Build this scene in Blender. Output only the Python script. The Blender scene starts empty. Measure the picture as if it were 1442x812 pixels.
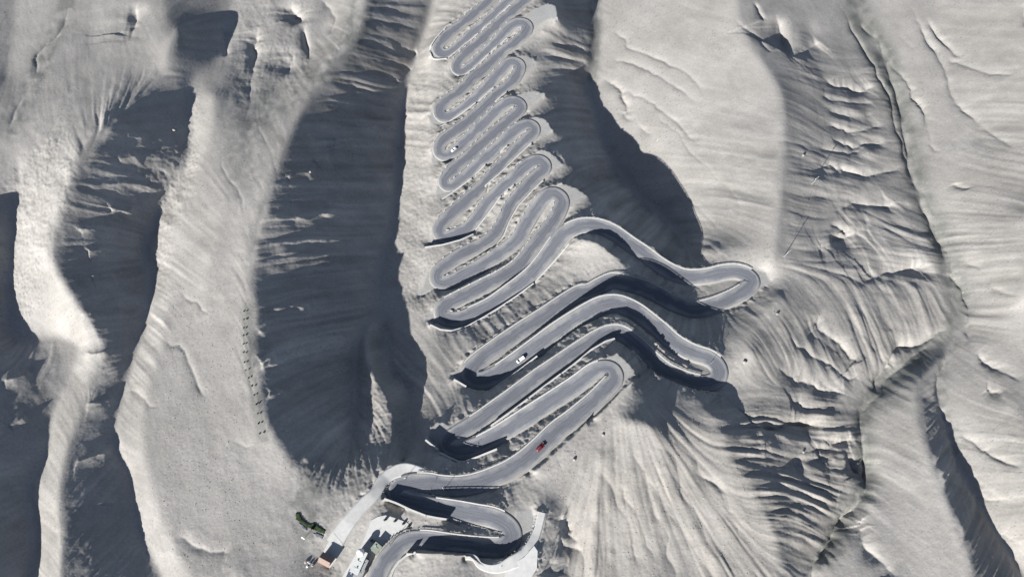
import bpy, bmesh, math, random
import numpy as np
from mathutils import Vector, Matrix

random.seed(7)
RNG = np.random.default_rng(11)
C = bpy.context.scene.collection
scene = bpy.context.scene

# ------------------------------------------------------------------ camera, sky, sun, exposure
# metres; +X right of the photo, +Y away down the hill, Z up.  The hillside's mean plane passes through the origin
# and falls away from the camera at HILL degrees; the drone hovers above the summit and looks down the slope.
HILL = math.radians(13.0); TA = math.tan(HILL)
PITCH = math.radians(73.0); DIST = 374.0
FPX = 1030.0; CX = 721.0; CY = 406.0                      # source image: focal length and centre in its 1442 x 812 pixels
CAM = np.array([0.0, -DIST * math.cos(PITCH), DIST * math.sin(PITCH)])
cd = bpy.data.cameras.new("camera"); cam = bpy.data.objects.new("camera", cd); C.objects.link(cam)
cam.location = CAM; cam.rotation_euler = (math.radians(90) - PITCH, 0, 0)
cd.sensor_width = 36; cd.angle = 2 * math.atan(721.0 / FPX)
cd.clip_start = 1; cd.clip_end = 8000
scene.camera = cam

SUN_EL = math.radians(30.0)
SUN_AZ = math.atan2(-0.60, -0.80)                          # horizontal direction towards the sun: from +Y, clockwise to +X
world = bpy.data.worlds.new("World"); scene.world = world; world.use_nodes = True
wn = world.node_tree.nodes; wl = world.node_tree.links
sky = wn.new("ShaderNodeTexSky"); sky.sky_type = 'NISHITA'; sky.sun_disc = False
sky.sun_elevation = SUN_EL; sky.sun_rotation = SUN_AZ; sky.altitude = 2000; sky.air_density = 0.75; sky.dust_density = 2.0
hs = wn.new("ShaderNodeHueSaturation"); hs.inputs["Saturation"].default_value = .82; wl.new(sky.outputs[0], hs.inputs["Color"]); wl.new(hs.outputs[0], wn["Background"].inputs[0]); wn["Background"].inputs[1].default_value = 0.056
sd = bpy.data.lights.new("sun", 'SUN'); sun = bpy.data.objects.new("sun", sd); C.objects.link(sun)
sd.energy = 5.0; sd.angle = math.radians(0.5); sd.color = (1.0, 0.96, 0.912)
sdir = Vector((math.sin(SUN_AZ) * math.cos(SUN_EL), math.cos(SUN_AZ) * math.cos(SUN_EL), math.sin(SUN_EL)))
sun.rotation_euler = sdir.to_track_quat('Z', 'Y').to_euler(); sun.location = sdir * 600
vs = scene.view_settings
vs.view_transform = 'Standard'; vs.look = 'None'; vs.exposure = 1.05; vs.gamma = 1.0

# ------------------------------------------------------------------ helpers between image pixels and world points
FW = np.array([0, math.cos(PITCH), -math.sin(PITCH)]); UP = np.array([0, math.sin(PITCH), math.cos(PITCH)])
def _rays(p):
    p = np.asarray(p, float)
    return FW + ((p[..., 0] - CX) / FPX)[..., None] * np.array([1.0, 0, 0]) - ((p[..., 1] - CY) / FPX)[..., None] * UP
def unproject(p, H):  # image pixel cast along its camera ray to height H
    """photo point + height above the mean hillside -> point in the world"""
    d = _rays(p); t = (H - CAM[1] * TA - CAM[2]) / (d[..., 2] + d[..., 1] * TA)
    return CAM + np.asarray(t)[..., None] * d
def to_grid(XY):
    """world X,Y -> (u,v) image-pixel coordinates of the ground sheet"""
    XY = np.asarray(XY, float)
    q = np.stack([XY[..., 0], XY[..., 1], -XY[..., 1] * TA], -1) - CAM
    w = q @ FW
    return np.stack([CX + FPX * q[..., 0] / w, CY - FPX * (q @ UP) / w], -1)
def T(ox, oy, s, pts): return [(ox + x / s, oy + y / s) for x, y in pts]
S6 = 6.008; S9 = 9.01
def catmull(P, n=6):
    P = np.asarray(P, float); Q = np.vstack([2 * P[0] - P[1], P, 2 * P[-1] - P[-2]]); out = []
    t = np.linspace(0, 1, n, endpoint=False)[:, None]
    for i in range(1, len(Q) - 2):
        a, b, c, d = Q[i - 1:i + 3]
        out.append(.5 * (2 * b + (c - a) * t + (2 * a - 5 * b + 4 * c - d) * t * t + (3 * b - a - 3 * c + d) * t ** 3))
    return np.vstack(out + [P[-1:]])
def resample(P, step, cols=2):
    P = np.asarray(P, float); s = np.r_[0, np.cumsum(np.linalg.norm(np.diff(P[:, :cols], axis=0), axis=1))]
    n = max(2, int(s[-1] / step) + 1); q = np.linspace(0, s[-1], n)
    return np.stack([np.interp(q, s, P[:, k]) for k in range(P.shape[1])], 1)

# ------------------------------------------------------------------ the road: traced centre line, climbing towards the camera
R = [(712, -28)]
R += T(590, 0, S6, [(600, 0), (500, 90), (380, 190), (270, 270), (190, 350), (160, 400), (175, 440), (225, 455), (290, 430), (360, 370), (470, 270), (600, 160), (720, 45), (765, 0)])
R += [(727, -9), (738, -13), (742, -4)]
R += T(590, 0, S6, [(865, 25), (800, 90), (700, 175), (600, 270), (500, 365), (400, 450), (340, 510), (315, 565), (345, 600), (400, 590), (480, 530), (560, 450), (660, 350), (740, 260), (800, 205), (860, 190), (910, 210), (915, 250), (880, 300), (800, 370), (710, 430), (640, 500), (540, 590), (440, 670)])
R += T(590, 120, S6, [(400, 0), (300, 80), (210, 150), (170, 205), (180, 250), (225, 275), (290, 250), (380, 190), (500, 90)])
R += T(590, 0, S6, [(585, 721), (640, 660), (720, 570), (780, 525), (840, 540), (850, 580), (820, 650), (760, 720)])
R += T(590, 120, S6, [(640, 100), (520, 210), (400, 320), (280, 400), (200, 470), (170, 530), (185, 580), (235, 595), (300, 560), (400, 470), (500, 370), (600, 275), (700, 180), (770, 140), (830, 145), (860, 180), (840, 220), (760, 300), (640, 400), (520, 510), (400, 620), (290, 710)])
R += T(590, 230, S6, [(235, 120), (220, 160), (250, 190), (330, 165), (420, 90)])
R += T(590, 120, S6, [(560, 620), (680, 510), (760, 430), (840, 365), (920, 335), (970, 360), (960, 410), (900, 470), (800, 570), (700, 680)])
R += T(590, 230, S6, [(620, 100), (540, 190), (440, 280), (330, 380), (230, 470), (180, 540), (175, 590), (220, 625), (310, 600), (420, 540), (500, 450), (570, 350), (660, 250), (760, 160)])
R += T(590, 120, S6, [(880, 710), (960, 650), (1020, 640), (1060, 670), (1050, 720)])
R += T(590, 230, S6, [(980, 120), (880, 230), (800, 330), (750, 420), (710, 510), (650, 600), (560, 670)])
R += T(570, 340, S6, [(560, 69), (460, 120), (370, 180), (300, 240), (270, 300), (290, 340), (350, 345), (430, 320), (540, 260), (650, 200), (760, 130), (860, 60), (930, 0)])
R += T(590, 230, S6, [(860, 600), (930, 480), (990, 380), (1060, 290), (1130, 255), (1190, 280), (1210, 330), (1180, 420), (1110, 530), (1010, 650)])
R += T(570, 340, S6, [(1090, 40), (1020, 140), (930, 230), (800, 310), (680, 370), (560, 430), (440, 490), (350, 540), (310, 590), (340, 640), (450, 655), (600, 600), (740, 530), (880, 430), (1000, 340), (1100, 250), (1180, 150)])
R += T(770, 290, S6, [(100, 280), (180, 210), (280, 170), (380, 165), (480, 185), (580, 235), (700, 320), (820, 400), (940, 490), (1060, 560), (1180, 600), (1300, 600)])
R += T(900, 330, S6, [(600, 350), (700, 325), (800, 315), (880, 330), (940, 365), (955, 410), (900, 470), (800, 530), (700, 575)])
R += T(800, 400, S6, [(1201, 190), (1080, 215), (980, 195), (850, 140), (740, 80), (620, 25), (470, -15)])
R += T(770, 290, S6, [(560, 630), (460, 670), (350, 730)])
R += T(600, 400, S6, [(1300, 75), (1150, 165), (1000, 265), (850, 360), (700, 460), (560, 560), (440, 650), (370, 730), (390, 800), (480, 815), (590, 770), (700, 700), (800, 630), (950, 520), (1100, 410), (1250, 310), (1400, 220)])
R += T(800, 400, S6, [(300, 175), (400, 165), (480, 185), (580, 235), (680, 310), (780, 390), (880, 480), (980, 545), (1080, 590)])
R += T(900, 460, S6, [(580, 260), (650, 310), (680, 380), (650, 450), (560, 480), (460, 465), (340, 425), (220, 365), (100, 265), (0, 165)])
R += T(760, 460, S6, [(730, 75), (650, 45), (560, 60), (450, 115), (300, 212), (150, 315)])
R += T(590, 500, S6, [(1021, 175), (900, 265), (760, 370), (640, 455), (530, 535), (430, 600), (330, 660), (260, 710), (240, 760)])
R += T(590, 580, S6, [(270, 310), (360, 325), (480, 290), (620, 219)])
R += T(590, 500, S6, [(760, 615), (900, 525), (1050, 430), (1200, 335)])
R += T(760, 460, S6, [(330, 475), (430, 400), (510, 362), (590, 360), (630, 400), (620, 460), (560, 530), (470, 620), (370, 705), (270, 785)])
R += T(590, 580, S6, [(1150, 169), (1020, 295), (900, 400), (780, 480), (640, 545), (500, 595), (380, 620), (250, 625), (120, 610)])
R += T(420, 640, S6, [(1150, 245), (1000, 235), (890, 260), (820, 310), (830, 370), (920, 405), (1060, 435), (1200, 455), (1370, 480)])
R += T(590, 677, S6, [(500, 285), (620, 305), (720, 350), (785, 420), (780, 500), (700, 555), (560, 555), (400, 540), (250, 520), (100, 495), (0, 490)])
R += T(420, 640, S6, [(930, 725), (850, 770)])
R += T(440, 722, S9, [(1050, 460), (950, 570), (880, 690), (820, 811), (780, 950)])
RPX = catmull(R, 8)
# half widths (m) by photo row of the stretch of road, as traced
HW_S = np.array([0, 300, 700, 1100, 1217, 1300, 1480, 1560, 1600, 1700, 1790, 1900, 2040, 2090, 2150, 2230, 2300], float)
HW_V = np.array([4.0, 4.0, 4.1, 4.3, 4.4, 4.3, 4.3, 5.0, 4.6, 3.9, 4.0, 4.4, 4.3, 3.7, 3.9, 4.6, 4.8])
Z0, G_UP, G_LO, S_MID = -52.0, 0.042, 0.056, 1190.0
Hh = np.zeros(len(RPX))
for _ in range(8):
    P = unproject(RPX, Hh); s = np.r_[0, np.cumsum(np.hypot(*np.diff(P[:, :2], axis=0).T))]
    Zr = Z0 + G_UP * np.minimum(s, S_MID) + G_LO * np.maximum(s - S_MID, 0)
    Hh = Zr + P[:, 1] * TA
P = unproject(RPX, Hh); P[:, 2] = Zr
ROAD = resample(np.c_[P, RPX], 0.6)                       # x y z u v every 0.6 m
ksm = np.ones(5) / 5
for k in range(2):
    ROAD[2:-2, k] = np.convolve(ROAD[:, k], ksm, 'valid')
RS = np.r_[0, np.cumsum(np.hypot(*np.diff(ROAD[:, :2], axis=0).T))]
tang = np.gradient(ROAD[:, :2], axis=0); tang /= np.linalg.norm(tang, axis=1)[:, None]
NRM = np.stack([-tang[:, 1], tang[:, 0]], 1)              # left of travel
HW = np.interp(RS, HW_S, HW_V)
dth = np.gradient(np.unwrap(np.arctan2(tang[:, 1], tang[:, 0]))) / np.gradient(RS)
kern = np.ones(9) / 9; dth = np.convolve(dth, kern, 'same')
lim = 0.92 / np.maximum(np.abs(dth), 1e-4)
HL = np.where(dth > 0, np.minimum(HW, lim), HW); HR = np.where(dth < 0, np.minimum(HW, lim), HW)

def road_z_low(p, r=21.0):
    """height of the lower of the road stretches close to photo point p"""
    d2 = (ROAD[:, 3] - p[0]) ** 2 + (ROAD[:, 4] - p[1]) ** 2
    m = d2 < r * r
    if not m.any(): m = d2 < d2.min() + 60
    return ROAD[m, 2].min()

# crest of cut banks and retaining walls along the uphill edge of the road: photo line, height over the road below, wall or bare bank, label
CUTS = [
 (T(590, 230, S6, [(50, 712), (200, 690), (350, 650), (460, 600)]), [3.6, 4.2, 4.2, 3.2], 'wall', 'curved pale retaining wall under the bend with the black crescent shadow, left end of the switchbacks'),
 (T(570, 340, S6, [(215, 705), (300, 745), (400, 757), (520, 722), (670, 640), (800, 560), (950, 460), (1090, 355)]), [3.5, 4.2, 4.4, 4.3, 4, 3.6, 3.0, 2.4], 'wall', 'long hooked white retaining wall round the widest left bend in the middle of the hill'),
 (T(570, 340, S6, [(1105, 340), (1200, 240), (1300, 130), (1390, 20)]), [2.0, 1.5, 1.3, 1.3], 'wall', 'straight low white wall climbing to the right beside the first wide S bend'),
 (T(770, 290, S6, [(240, 310), (330, 290), (430, 315), (540, 400), (650, 480)]), [4, 7.5, 8.5, 8.5, 6.5], 'bank', ''),
 (T(590, 500, S6, [(295, 205), (400, 265)]), [4.2, 4.5], 'wall', 'short white stub of retaining wall alone in the shadow left of the white van'),
 (T(590, 500, S6, [(400, 265), (500, 297), (595, 302)]), [4.5, 4.5, 4.2], 'bank', ''),
 (T(590, 500, S6, [(595, 302), (700, 228), (830, 140), (1000, 8)]), [4.2, 4, 4, 3.6], 'wall', 'straight cream retaining wall just below the white van'),
 (T(600, 400, S6, [(1010, 585), (1120, 490), (1250, 400), (1350, 340), (1442, 295)]), [3.5, 3.5, 3.5, 3.5, 4], 'bank', ''),
 (T(800, 400, S6, [(300, 280), (430, 272), (540, 325), (650, 425), (800, 565), (900, 645), (1000, 695)]), [4.5, 5, 5, 4.5, 3.2, 2, 1], 'bank', ''),
 (T(590, 500, S6, [(610, 597), (760, 490), (920, 370)]), [3, 3.4, 3.4], 'wall', 'pale retaining wall under the long straight, lower third of it by the grey ramp end'),
 (T(590, 500, S6, [(930, 362), (1060, 262), (1200, 158)]), [3.4, 3.4, 3.4], 'wall', 'pale retaining wall under the long straight, middle third of it'),
 (T(760, 460, S6, [(186, 396), (310, 300), (440, 192), (560, 122), (635, 100)]), [3.4, 3.4, 3.6, 3.6, 3.4], 'wall', 'pale retaining wall under the long straight, upper third ending in a bent tip'),
 (T(590, 580, S6, [(55, 235), (110, 280), (160, 315)]), [4.5, 4.5, 4.5], 'wall', 'slanting white wall piece at the outermost left tip of the bend above the concrete lane'),
 (T(590, 580, S6, [(180, 345), (270, 387), (355, 425)]), [4.5, 4.5, 4.5], 'wall', 'second slanting white wall piece, stepping down to the right of the outermost tip'),
 (T(590, 580, S6, [(365, 427), (500, 377), (660, 312)]), [4.5, 4.5, 4.5], 'wall', 'white topped retaining wall rising to the right above a pale ramp of scree'),
 (T(760, 460, S6, [(700, 150), (800, 205), (900, 315), (1000, 405), (1150, 475), (1300, 522), (1442, 545)]), [4, 4.5, 4.5, 4.5, 4.5, 4, 4], 'bank', ''),
 (T(900, 460, S6, [(620, 562), (700, 578), (790, 660), (900, 740), (950, 811)]), [3.5, 2.5, 2, 2, 2], 'bank', ''),
 (T(760, 460, S6, [(835, 418), (765, 485), (660, 580), (560, 690), (470, 770)]), [2.5, 3, 3.2, 3.2, 3.2], 'bank', ''),
 (T(590, 580, S6, [(1430, 75), (1330, 190), (1200, 305), (1090, 410), (985, 500)]), [3.2, 3.2, 3.2, 3.2, 3.2], 'bank', ''),
 (T(420, 640, S6, [(728, 372), (830, 408), (950, 465), (1080, 515)]), [3.8, 4, 4, 4], 'wall', 'white wall with a broad flared end inside the dark bend below the concrete lane'),
 (T(420, 640, S6, [(1085, 516), (1170, 533), (1255, 545)]), [4, 3.6, 3.4], 'wall', 'dim short wall continuing the flared white wall into the shadow'),
 (T(590, 677, S6, [(-110, 610), (0, 605), (200, 612), (430, 632), (500, 690), (600, 738), (700, 735)]), [3.5, 4.5, 5, 5, 5, 5, 4.6], 'bank', ''),
 (T(440, 722, S9, [(1310, 497), (1200, 532), (1100, 612), (1030, 710), (985, 830), (970, 930)]), [1.4, 1.0, .9, .9, .9, .9], 'wall', 'curved double white kerb wall on the inside of the lowest bend'),
]
LOWW = [  # low white kerb walls on the uphill edge of the upper switchbacks
 T(590, 0, S6, [(245, 492), (330, 428), (420, 355), (500, 285)]), T(590, 0, S6, [(540, 245), (640, 168)]), T(590, 0, S6, [(660, 145), (770, 45)]),
 T(590, 0, S6, [(390, 632), (480, 572), (590, 458)]), T(590, 0, S6, [(612, 438), (660, 395)]), T(590, 0, S6, [(690, 372), (745, 325)]),
 T(590, 120, S6, [(185, 350), (330, 265), (480, 150)]), T(590, 120, S6, [(510, 128), (570, 78), (630, 22)]), T(590, 120, S6, [(650, 135), (740, 58)]),
 T(590, 230, S6, [(195, 305), (300, 235), (445, 128)]), T(590, 230, S6, [(480, 92), (560, 14)]), T(590, 120, S6, [(690, 560), (745, 512)]),
 T(590, 120, S6, [(560, 850), (690, 742), (820, 612), (950, 492)]),
 T(590, 230, S6, [(480, 560), (580, 435), (690, 282)]), T(590, 230, S6, [(722, 250), (752, 226)]), T(590, 230, S6, [(775, 205), (802, 184)]),
 T(590, 230, S6, [(640, 710), (715, 622), (770, 485), (840, 362), (960, 232), (1050, 146)]),
]
LOWW_LABEL = ['low white kerb wall from the topmost left bend, just below the first straight', 'short white kerb piece midway along the second straight from the top',
 'white kerb piece climbing to the top edge beside the second straight', 'low white kerb wall from the black oval shadow at the second left bend', 'tiny white kerb piece with a dark end, middle of the fourth straight',
 'white kerb piece at the upper end of the fourth straight', 'white kerb wall from the third left bend, with a thin dark slit above it',
 'white kerb piece continuing the third left bend wall past a dark square', 'white kerb piece at the right end of the sixth straight', 'white kerb wall from the left bend below the white car',
 'white kerb piece past the dark dot above the long left bends', 'bright kerb stub with a dark blob at its upper end, right of the white car', 'long white kerb wall below the bend right of the white car, ending in shadow',
 'white kerb wall rising from the black crescent shadow', 'tiny kerb stub, lower of two beside dark dots', 'tiny kerb stub ending in the largest dark dot', 'long S curved white kerb wall between the last close switchbacks']

def polyline3(px, hs):
    """photo polyline with heights over the lower road -> world polyline x y z"""
    out = []
    n = 12
    px = np.asarray(px, float); hs = np.asarray(hs, float)
    t = np.linspace(0, len(px) - 1, (len(px) - 1) * n + 1); k = np.arange(len(px))
    q = np.stack([np.interp(t, k, px[:, 0]), np.interp(t, k, px[:, 1])], 1); hh = np.interp(t, k, hs)
    zl = np.array([road_z_low(a) for a in q])
    zl = np.convolve(np.pad(zl, 6, 'edge'), np.ones(13) / 13, 'valid')
    for a, z, h in zip(q, zl, hh):
        Ht = 0.0
        for _ in range(8):
            w = unproject(a, Ht); Ht = z + h + w[1] * TA
        out.append((w[0], w[1], z + h, z))
    return np.array(out)
CUT3 = [(polyline3(px, hs), kind, lab) for px, hs, kind, lab in CUTS]
LOW3 = [polyline3(px, [1.1] * len(px)) for px in LOWW]

# road edges stop short of the cut crests
segs = []
for W in [c[0] for c in CUT3] + LOW3:
    segs.append(np.c_[W[:-1, :2], W[1:, :2], W[:-1, 2]])
segs = np.vstack(segs)
for i in range(len(ROAD)):
    p0 = ROAD[i, :2]
    near = segs[(np.abs(segs[:, 0] - p0[0]) < 9) & (np.abs(segs[:, 1] - p0[1]) < 9)]
    for A, B, zz in ((near[:, :2], near[:, 2:4], near[:, 4]),):
        if not len(A): continue
        for sg, arr in ((1, HL), (-1, HR)):
            n = NRM[i] * sg; e = B - A
            den = n[0] * e[:, 1] - n[1] * e[:, 0]
            den = np.where(np.abs(den) < 1e-9, 1e-9, den)
            r = A - p0
            tt = (r[:, 0] * e[:, 1] - r[:, 1] * e[:, 0]) / den
            uu = (r[:, 0] * n[1] - r[:, 1] * n[0]) / den
            ok = (uu >= 0) & (uu <= 1) & (tt > 0.8) & (zz > ROAD[i, 2] - 1)
            if ok.any(): arr[i] = max(1.6, min(arr[i], tt[ok].min() - 0.75))
for arr in (HL, HR):
    arr[:] = np.convolve(np.pad(arr, 3, 'edge'), np.ones(7) / 7, 'valid')

# ------------------------------------------------------------------ ground sheet
STEP = 1.3  # sheet nodes spaced in image pixels and cast onto the mean hillside
U0, U1, V0, V1 = -150.0, 1592.0, -110.0, 925.0
us = np.arange(U0, U1, STEP); vsn = np.arange(V0, V1, STEP)
NX, NY = len(us), len(vsn)
GU, GV = np.meshgrid(us, vsn)
base = unproject(np.stack([GU, GV], -1), np.zeros_like(GU))
MX = np.abs(base[:, 1, 0] - base[:, 0, 0])[:, None]        # metres per column step (per row)
MY = np.abs(np.gradient(base[:, 0, 1]))[:, None]
def cell(XY):
    g = to_grid(XY); return (g[..., 1] - V0) / STEP, (g[..., 0] - U0) / STEP
val = np.zeros((NY, NX)); cnt = np.zeros((NY, NX))
def splat(XYZ, over=False):
    """fix the ground to these x y z points (height over the mean hillside)"""
    r, c = cell(XYZ[:, :2]); r = np.rint(r).astype(int); c = np.rint(c).astype(int)
    ok = (r >= 0) & (r < NY) & (c >= 0) & (c < NX); r, c = r[ok], c[ok]
    h = XYZ[ok, 2] + XYZ[ok, 1] * TA
    if over: cnt[r, c] = 0; val[r, c] = 0
    np.add.at(val, (r, c), h); np.add.at(cnt, (r, c), 1)
def blur(a, r, n=3):
    for _ in range(n):
        for ax in (0, 1):
            p = np.pad(a, [(r + 1, r) if k == ax else (0, 0) for k in (0, 1)], 'edge')
            cs = np.cumsum(p, axis=ax)
            a = (cs[2 * r + 1:] - cs[:-2 * r - 1]) / (2 * r + 1) if ax == 0 else (cs[:, 2 * r + 1:] - cs[:, :-2 * r - 1]) / (2 * r + 1)
    return a
# ridges and gullies: photo u, v and height over the mean hillside
LINES = [
 # gully left of the road hill, terrace crest left of it
 [(618, -60, -20), (618, -30, -20), (606, 25, -20), (590, 80, -21), (571, 130, -21), (561, 200, -21), (561, 240, -20), (557, 290, -18), (546, 340, -16), (533, 385, -14), (522, 440, -11), (506, 481, -8), (501, 518, -6), (500, 560, -1), (495, 600, 4), (490, 640, 10)],
 [(520, -60, 2), (505, 40, 2), (470, 90, 5), (435, 140, 9), (405, 200, 16), (380, 260, 19), (358, 330, 20), (352, 390, 20), (357, 430, 20), (357, 470, 20), (360, 520, 21), (370, 570, 22), (384, 610, 23), (408, 650, 22), (436, 690, 21), (450, 712, 20)],
 [(480, -60, -7), (455, 40, -6), (400, 110, 0), (355, 180, 8), (325, 260, 15), (305, 340, 17), (288, 400, 17)], [(335, 800, 22), (335, 900, 23)],
 # second gully and the terrace riser
 [(352, -60, -8), (324, 10, -7), (320, 50, -6), (300, 90, -1), (268, 115, 3), (268, 200, 3), (262, 240, 3), (235, 280, 2), (210, 330, 0), (203, 355, 0), (212, 380, 1), (210, 430, 3), (190, 500, 6), (175, 550, 8), (162, 600, 10), (165, 640, 11), (185, 670, 12), (193, 740, 14), (235, 830, 16), (250, 900, 16)],
 [(300, 130, 8), (296, 200, 9), (270, 260, 9), (245, 320, 8), (240, 380, 8), (236, 440, 12), (222, 500, 14), (202, 575, 16), (206, 660, 18), (232, 740, 19.5), (278, 830, 21)],
 # crest of the far left strip and its gully
 [(252, 40, 11), (236, 75, 12), (222, 110, 9), (192, 145, 14), (152, 180, 23), (116, 220, 27), (92, 270, 27), (76, 320, 24), (74, 370, 23), (102, 420, 19), (125, 455, 16), (135, 490, 12.7), (130, 540, 12), (112, 590, 14.5), (92, 640, 17.5), (82, 700, 21), (86, 760, 24), (82, 830, 27), (80, 900, 29)],
 [(-60, 150, 14), (-10, 190, 14), (30, 245, 14), (18, 290, 12), (18, 350, 10), (8, 420, 8), (12, 470, 6), (40, 484, 6), (75, 472, 6), (102, 478, 7), (112, 490, 7), (100, 530, 7), (72, 590, 8), (68, 640, 9), (38, 685, 10), (50, 750, 12), (42, 830, 14), (42, 900, 14)],
 [(-60, 300, 26), (-50, 400, 19), (-60, 540, 19), (-50, 600, 20), (-45, 700, 21), (-45, 900, 27)],
 [(20, -60, -8), (20, 40, -2), (10, 110, 4)], [(130, -60, -4), (130, 60, 3)], [(230, -60, -2), (232, 30, 7)],
 # small ridge tongue beside the lower roads and its gully
 [(519, 455, -8), (514, 493, 0), (529, 530, 6), (543, 560, 9), (555, 600, 12), (560, 640, 15)],
 [(543, 462, -15), (542, 506, -11), (550, 535, -7), (574, 552, -2), (577, 590, 5), (571, 640, 11), (564, 660, 16)],
 [(470, 620, 12), (462, 650, 17)],
 # right of the roads: gully, plateau crest, stream
 [(842, -60, -18), (840, 30, -18), (836, 95, -19), (824, 120, -21), (830, 150, -21), (850, 205, -26), (878, 255, -26), (918, 297, -23), (950, 325, -17), (972, 355, -9), (978, 368, -5)],
 [(1030, -60, 6), (1045, 40, 6), (1075, 90, 8), (1100, 130, 10), (1103, 200, 12), (1098, 280, 14), (1092, 340, 14), (1088, 370, 13)],
 [(985, 350, 6), (1030, 352, 9), (1070, 352, 11)],
 [(1100, 415, 13), (1062, 460, 13), (1060, 500, 17)],
 [(1140, 40, -7), (1160, 110, -3), (1165, 200, 1), (1160, 300, 2), (1150, 360, 4), (1150, 470, 3), (1120, 540, 5), (1112, 600, 4), (1135, 680, 0)],
 [(1190, -60, -13), (1215, 30, -13), (1248, 80, -13), (1268, 140, -13), (1282, 200, -12), (1292, 270, -11), (1310, 310, -11), (1332, 370, -10), (1350, 430, -10), (1335, 472, -9), (1300, 492, -9), (1262, 528, -9), (1225, 562, -8), (1213, 600, -7), (1222, 650, -6), (1218, 690, -5), (1190, 735, -5), (1150, 790, -5), (1110, 870, -6)],
 [(1350, 430, -10), (1343, 480, -8), (1322, 535, -7), (1322, 560, -7), (1335, 610, -8), (1352, 665, -9), (1390, 730, -9), (1430, 790, -9), (1480, 860, -9), (1500, 900, -9)],
 [(1330, 500, -5), (1290, 545, 0), (1297, 600, 2), (1314, 650, 4), (1337, 710, 6), (1360, 770, 7), (1374, 830, 7), (1387, 900, 7)],
 [(1250, 640, -3), (1260, 720, -1), (1280, 800, 1), (1290, 900, 3)],
 [(1442, -60, 12), (1500, 60, 19), (1560, 300, 22)], [(1442, 300, 12), (1442, 420, 9)], [(1420, 560, 3), (1500, 700, 12), (1560, 820, 14)], [(1300, -60, -10), (1330, 60, -7), (1380, 200, -2)],
 # crest and fan below the roads on the right
 [(1000, 578, 21), (1032, 650, 17), (1075, 720, 11), (1102, 800, 6), (1110, 900, 5)],
 [(880, 592, 29), (925, 608, 27), (950, 700, 16), (980, 800, 7), (990, 900, 5)], [(850, 640, 26), (845, 720, 19), (870, 800, 11), (870, 900, 9)], [(795, 690, 22), (805, 760, 15), (805, 830, 11), (805, 900, 10)], [(774, 708, 24), (776, 725, 23), (785, 755, 20)],
 [(925, 565, 20), (985, 560, 19)],
 [(610, 805, 23), (640, 900, 26)], [(432, 770, 19.5), (425, 820, 21), (400, 900, 23)],
]
for L in LINES:
    L = np.array(L, float); q = resample(catmull(L, 8), 1.0)
    w = unproject(q[:, :2], q[:, 2]); w[:, 2] = q[:, 2] - w[:, 1] * TA
    splat(w)
soft = cnt > 0
# aprons outside the bends: flat gravel, at the height of the road they belong to
APR = [[(735, 30), (738, 22), (752, 12), (772, 4), (783, 8), (786, 26), (770, 28), (752, 40), (746, 46)],
 [(720, 82), (735, 77), (752, 82), (750, 94), (738, 105), (733, 96)], [(716, 136), (735, 131), (752, 128), (769, 131), (752, 145), (740, 155), (732, 150)],
 [(738, 172), (753, 163), (765, 167), (773, 175), (779, 183), (765, 190), (752, 195), (744, 190)], [(750, 221), (763, 210), (773, 213), (786, 223), (793, 231), (779, 240), (767, 247), (760, 240)],
 [(776, 268), (790, 258), (805, 262), (820, 270), (828, 276), (813, 282), (801, 292), (790, 290)], [(1055, 376), (1078, 383), (1085, 396), (1081, 401), (1058, 412)],
 [(853, 506), (870, 497), (880, 505), (890, 517), (893, 525), (898, 528), (888, 529), (876, 537), (860, 540)], [(728, 719), (736, 719), (750, 716), (755, 744), (748, 770), (731, 780), (720, 775)],
 [(612, 63), (606, 70), (606, 78), (612, 83), (630, 82), (640, 76)], [(640, 88), (630, 102), (641, 104), (660, 96)], [(609, 152), (604, 172), (620, 177), (640, 167)],
 [(613, 198), (607, 228), (623, 227), (641, 220)], [(618, 248), (613, 275), (627, 272), (640, 264)], [(616, 325), (603, 345), (623, 343), (662, 328)],
 [(603, 383), (596, 403), (588, 414), (593, 417), (615, 402), (620, 398)], [(617, 433), (612, 440), (597, 448), (607, 454), (637, 462), (668, 447)],
 [(657, 513), (653, 517), (634, 526), (641, 532), (660, 546), (688, 548), (704, 527)], [(654, 588), (640, 603), (621, 594), (606, 601), (603, 617), (619, 636), (650, 648), (698, 630), (718, 615)],
 [(556, 685), (545, 700), (570, 710), (600, 721), (628, 726), (610, 707), (600, 693)]]
def inside(poly, u, v):
    m = np.zeros(u.shape, bool); n = len(poly)
    for i in range(n):
        (x1, y1), (x2, y2) = poly[i], poly[(i + 1) % n]
        if y1 == y2: continue
        m ^= ((y1 > v) != (y2 > v)) & (u < (x2 - x1) * (v - y1) / (y2 - y1) + x1)
    return m
def px_grid(px, z):
    """photo points at world height z -> ground sheet u,v"""
    out = []
    for a in px:
        H_ = 0.0
        for _ in range(8):
            w = unproject(np.array(a, float), H_); H_ = z + w[1] * TA
        out.append(to_grid(w[:2]))
    return np.array(out)
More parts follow.
